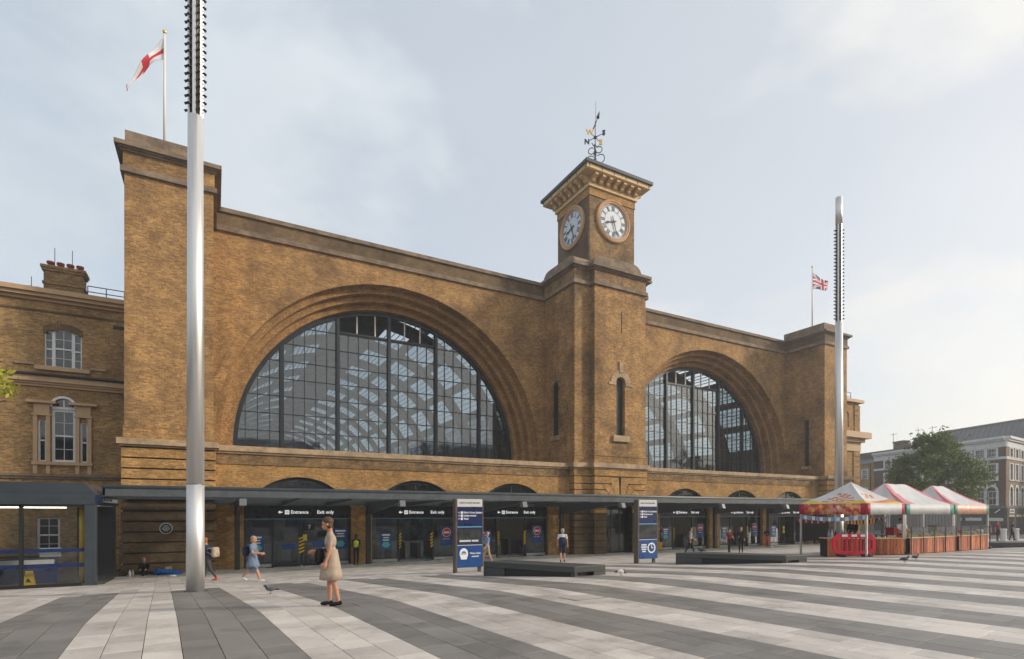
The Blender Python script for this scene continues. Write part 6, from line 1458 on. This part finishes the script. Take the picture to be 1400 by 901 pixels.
q = at_feet(666, 771)
person('person in red cap, blue shirt and sand shorts walking behind the masked face totem', q, LEFT+.5, 1.76, dict(top='c_blue', bottom='c_sand', shoe='c_sand'), legs=((.28, .05), (-.22, .25)), arms=((-.25, .1, .4), (.25, .1, .4)), short_legs=True, hair='hair_grey', cap='c_red')
q = at_feet(769, 768.5)
person('person in white shirt and navy shorts with a backpack walking towards the tower', q, AWAY-.1, 1.78, dict(top='c_white', bottom='c_navy', shoe='c_black'), legs=((.12, .05), (-.15, .2)), arms=((-.1, .22, .35), (.1, .22, .35)), short_legs=True, hair='hair_grey')
b_ = behind(q, AWAY-.1, .2); bag('backpack', 'navy backpack on the person walking towards the tower', 'backpack', b_, AWAY-.1+math.pi, (.16, .09, .24), 'c_navy', 1.15)
q = at_feet(944, 757)
person('person in grey shirt and dark trousers walking behind the clock totem bench', q, RIGHT-.2, 1.8, dict(top='c_grey', bottom='c_black'), legs=((.3, .05), (-.25, .3)), arms=((-.2, .12, .3), (.3, .12, .6)), hair='hair_brown')
b_ = behind(q, RIGHT-.2, .24); bag('backpack', 'dark grey backpack on the person in the grey shirt', 'backpack', b_, RIGHT-.2+math.pi, (.15, .09, .2), 'c_dkgrey', 1.15)
q = at_feet(997, 755)
person('person in maroon top with white face mask walking beyond the bench', q, CAMF+.1, 1.62, dict(top='c_maroon', bottom='c_black', skin='skin'), legs=((.15, .1), (-.12, .15)), arms=((.1, .2, .4), (.35, .15, .8)), hair='hair_black', hairlen=.05, mask=True)
q = at_feet(1013, 755.5)
person('person with ginger hair in black jacket walking beside the maroon top', q, CAMF-.4, 1.68, dict(top='c_black', bottom='c_black'), legs=((.18, .1), (-.12, .15)), arms=((.3, .1, 1.2), (.15, .1, .6)), sleeves='long', hair='hair_ginger', hairlen=.04)
q = P(1049, 744, 31.8); q.z = 0
person('worker in black top and orange trousers leaning on a brick pier', q, CAMF-.7, 1.72, dict(top='c_black', bottom='c_orange', skin='skin_dark', shoe='c_dkgrey'), legs=((.3, .25), (.15, .05)), arms=((.5, .1, 1.2), (.5, .1, 1.2)), lean=.2, sleeves='long', hair='hair_black')
o = remesh([('e', (0, 0, .09), (.14, .16, .1), 'm'), ('c', (-.08, -.1, .04), (.08, -.1, .04), .04, .04, 'm')], .014, {'m': 'c_white'}, 'safety_helmet', None); w_ = P(1054.5, 744, 31.2); o.location = (w_.x, w_.y, -.02); tag(o, 'white safety helmet on the paving beside the orange trousers', 'helmet')
q = at_feet(1126, 749)
person('person in white shirt with red apron standing beside the stall tents', q, RIGHT-.6, 1.74, dict(top='c_white', bottom='c_black', skin='skin_dark'), legs=((.08, .05), (-.08, .1)), arms=((.1, .15, .4), (.2, .15, .8)), hair='hair_black', dress=('c_red', .62, .95))
x, y = LD(16.2, 25.9); person('vendor in black behind the dark corner counter', Vector((x, y, gz(y))), LEFT+.6, 1.78, dict(top='c_black', bottom='c_black'), arms=((.4, .1, 1.0), (.4, .1, .9)), sleeves='long', hair='hair_black', cap='c_orange')
x, y = 29.2, -22.9; person('vendor in white behind the middle stall counter', Vector((x, y, gz(y))), CAMF, 1.72, dict(top='c_white', bottom='c_black'), arms=((.4, .1, 1.0), (.4, .1, .9)), hair='hair_black')
q = at_feet(904, 752)
person('person in blue shirt standing behind the clock symbol totem', q, RIGHT, 1.72, dict(top='c_blue', bottom='c_dkgrey', skin='skin_dark'), hair='hair_black')
sc = empty('suitcase', (0, 0, 0), 'upright yellow suitcase standing behind the clock symbol totem', 'suitcase'); MB().box(-.2, .2, -.13, .13, .05, .68).build('shell', 'yellow', sc, bevel=.04)
for s_ in (-.14, .14):
    MB().box(s_-.012, s_+.012, .08, .1, .66, 1.0).build('handle_bar', 'dark_steel', sc)
    for y_ in (-.09, .09): MB().tube((s_-.02, y_, .03), (s_+.02, y_, .03), .03, n=10).build('wheel', 'rubber', sc)
MB().box(-.155, .155, .075, .105, .99, 1.02).build('grip', 'rubber', sc); w_ = at_feet(901.5, 752.5); sc.location = w_; sc.rotation_euler = (0, 0, CAMF)
for i, (px_, dep, top_, lbl) in enumerate(((1364, 46.5, 'c_maroon', 'person in dark red top standing by the road bollards'), (1384, 47, 'c_black', 'person in black standing by the road bollards'), (1351, 50, 'c_dkgrey', 'person in dark grey walking along the shop front'))):
    x, y = LD((px_-700)/745*dep, dep); person(lbl, Vector((x, y, gz(y))), CAMF+i, 1.7, dict(top=top_, bottom='c_black'), legs=((.15, .05), (-.15, .15)), hair='hair_brown', vox=.02)
# seated person by the pier
q = Vector((P(197, 780, 32.15).x, CY+32.15, 0))
person('person in black with ginger hair sitting on the paving against the pier', q, CAMF+.5, 1.68, dict(top='c_black', bottom='c_black'), arms=((.5, .05, 1.0), (.5, .05, 1.0)), lean=.12, sleeves='long', hair='hair_ginger', hairlen=.05, seated=True, head=(.2, .3), vox=.014)
r_ = random.Random(2); pr = []
for k in range(16):
    t = k/15; pr.append(('e', (t*1.05, r_.uniform(-.1, .1), .12+.07*math.sin(t*5)), (r_.uniform(.12, .2), r_.uniform(.14, .22), r_.uniform(.09, .17)), 'm'))
o = remesh(pr, .02, {'m': 'c_bag'}, 'sleeping_bag', None); w_ = P(204, 780, 32.1); o.location = (w_.x+.2, CY+32.0, -.03); tag(o, 'crumpled bright blue sleeping bag beside the seated person', 'sleeping bag')
w_ = P(230, 776, 32.0); bxo = MB().box(w_.x-.12, w_.x+.12, CY+32.1, CY+32.3, 0, .36).box(w_.x-.13, w_.x+.13, CY+32.09, CY+32.31, .33, .37).build('cardboard_box', 'tan_paint'); tag(bxo, 'small brown cardboard box beside the blue sleeping bag', 'box')
for i, px_ in enumerate((177.5, 181.5)):
    w_ = P(px_, 780, 31.7); o = MB().lathe([(.05, 0), (.055, .02), (.055, .2), (.02, .28), (.02, .33)], (w_.x, CY+31.7, 0), n=12).build('drink_bottle', ['c_white', 'c_sand'][i], smooth=True); tag(o, ['white drink bottle beside the seated person', 'sand coloured drink bottle beside the seated person'][i], 'bottle')
w_ = G(236, 788); pr = [('e', (r_.uniform(-.12, .12), r_.uniform(-.06, .06), .03), (.07, .05, r_.uniform(.02, .05)), 'm') for _ in range(6)]
o = remesh(pr, .012, {'m': 'c_white'}, 'paper_litter', None); o.location = w_; tag(o, 'crumpled white paper on the light paving near the steel mast', 'litter')
w_ = G(411, 774); pr = [('e', (r_.uniform(-.1, .1), r_.uniform(-.05, .05), .02), (.07, .04, r_.uniform(.01, .03)), 'm') for _ in range(5)]
o = remesh(pr, .012, {'m': 'c_white'}, 'paper_litter', None); o.location = w_; tag(o, 'scrap of white paper on the paving before the first doors', 'litter')
# pigeons
plain('pigeon_grey', (.11, .115, .13), .6, var=.2, scale=30); plain('pigeon_dark', (.03, .032, .04), .6, var=.2, scale=30)
def pigeon(p, rz, label, mat, peck=False):
    r0 = empty('pigeon', (0, 0, 0), label, 'pigeon', 'pigeons on the square'); hz_ = .1 if peck else .21
    pr = [('e', (0, .0, .13), (.06, .12, .058), 'b'), ('c', (0, .08, .13), (0, .2, .105), .04, .016, 'd'), ('c', (0, -.08, .15), (0, -.12, hz_-.01), .042, .028, 'd'), ('e', (0, -.13, hz_+.0), (.026, .032, .026), 'd'), ('c', (0, -.155, hz_-.005), (0, -.185, hz_-.015), .008, .004, 'k'), ('e', (-.045, .03, .135), (.022, .1, .042), 'b'), ('e', (.045, .03, .135), (.022, .1, .042), 'b')]
    remesh(pr, .006, {'b': mat, 'd': 'pigeon_dark', 'k': 'c_black'}, 'body', r0)
    for s_ in (-.025, .025): MB().tube((s_, 0, 0), (s_, .01, .09), .006, n=6).tube((s_, 0, .004), (s_, -.04, .004), .005, n=5).build('leg', 'terracotta', r0)
    r0.location = p; r0.rotation_euler = (0, 0, rz)
pigeon(G(370, 812), LEFT+.3, 'grey pigeon walking on light paving behind the beige dress', 'pigeon_grey'); pigeon(G(849, 787), RIGHT, 'pale pigeon pecking beside the granite bench end', 'c_white', True)
pigeon(G(1237, 769), RIGHT, 'dark pigeon in front of the stall tent leg', 'pigeon_dark'); pigeon(G(1252, 766), RIGHT+.3, 'dark pigeon in front of the plank counter', 'pigeon_dark')
w_ = LD(7.75, 22.3); pigeon(Vector((w_[0], w_[1], CZ-1.655)), LEFT, 'dark pigeon perched on the bench by the clock totem', 'pigeon_dark')
# access cover let into the light paving
q = G(797, 817); ac = tag(empty('access_cover', q), 'recessed rectangular access cover in the light paving band', 'access cover')
MB().box(-.42, .42, -.3, .3, -.02, .004).build('frame', 'steel_dark', ac); MB().box(-.39, .39, -.27, .27, -.02, .008).build('infill', 'slab_light', ac)
for o_ in ac.children: o_.matrix_parent_inverse = Matrix.Identity(4); 
ac.rotation_euler = (-math.atan(.0172), 0, -BA)
# ================================================================ morning haze over the square
hm = bpy.data.materials.new('haze'); hm.use_nodes = True; MATS['haze'] = hm; hn = hm.node_tree; hn.nodes.clear()
ho = hn.nodes.new('ShaderNodeOutputMaterial'); hv = hn.nodes.new('ShaderNodeVolumePrincipled')
hv.inputs['Color'].default_value = (.93, .95, .97, 1); hv.inputs['Density'].default_value = .0012; hv.inputs['Anisotropy'].default_value = .3
hn.links.new(hv.outputs[0], ho.inputs['Volume'])
tag(MB().box(-90, 230, -190, 130, -1.5, 40).build('haze', 'haze'), 'thin pale morning haze over the whole square', 'haze', kind='stuff')
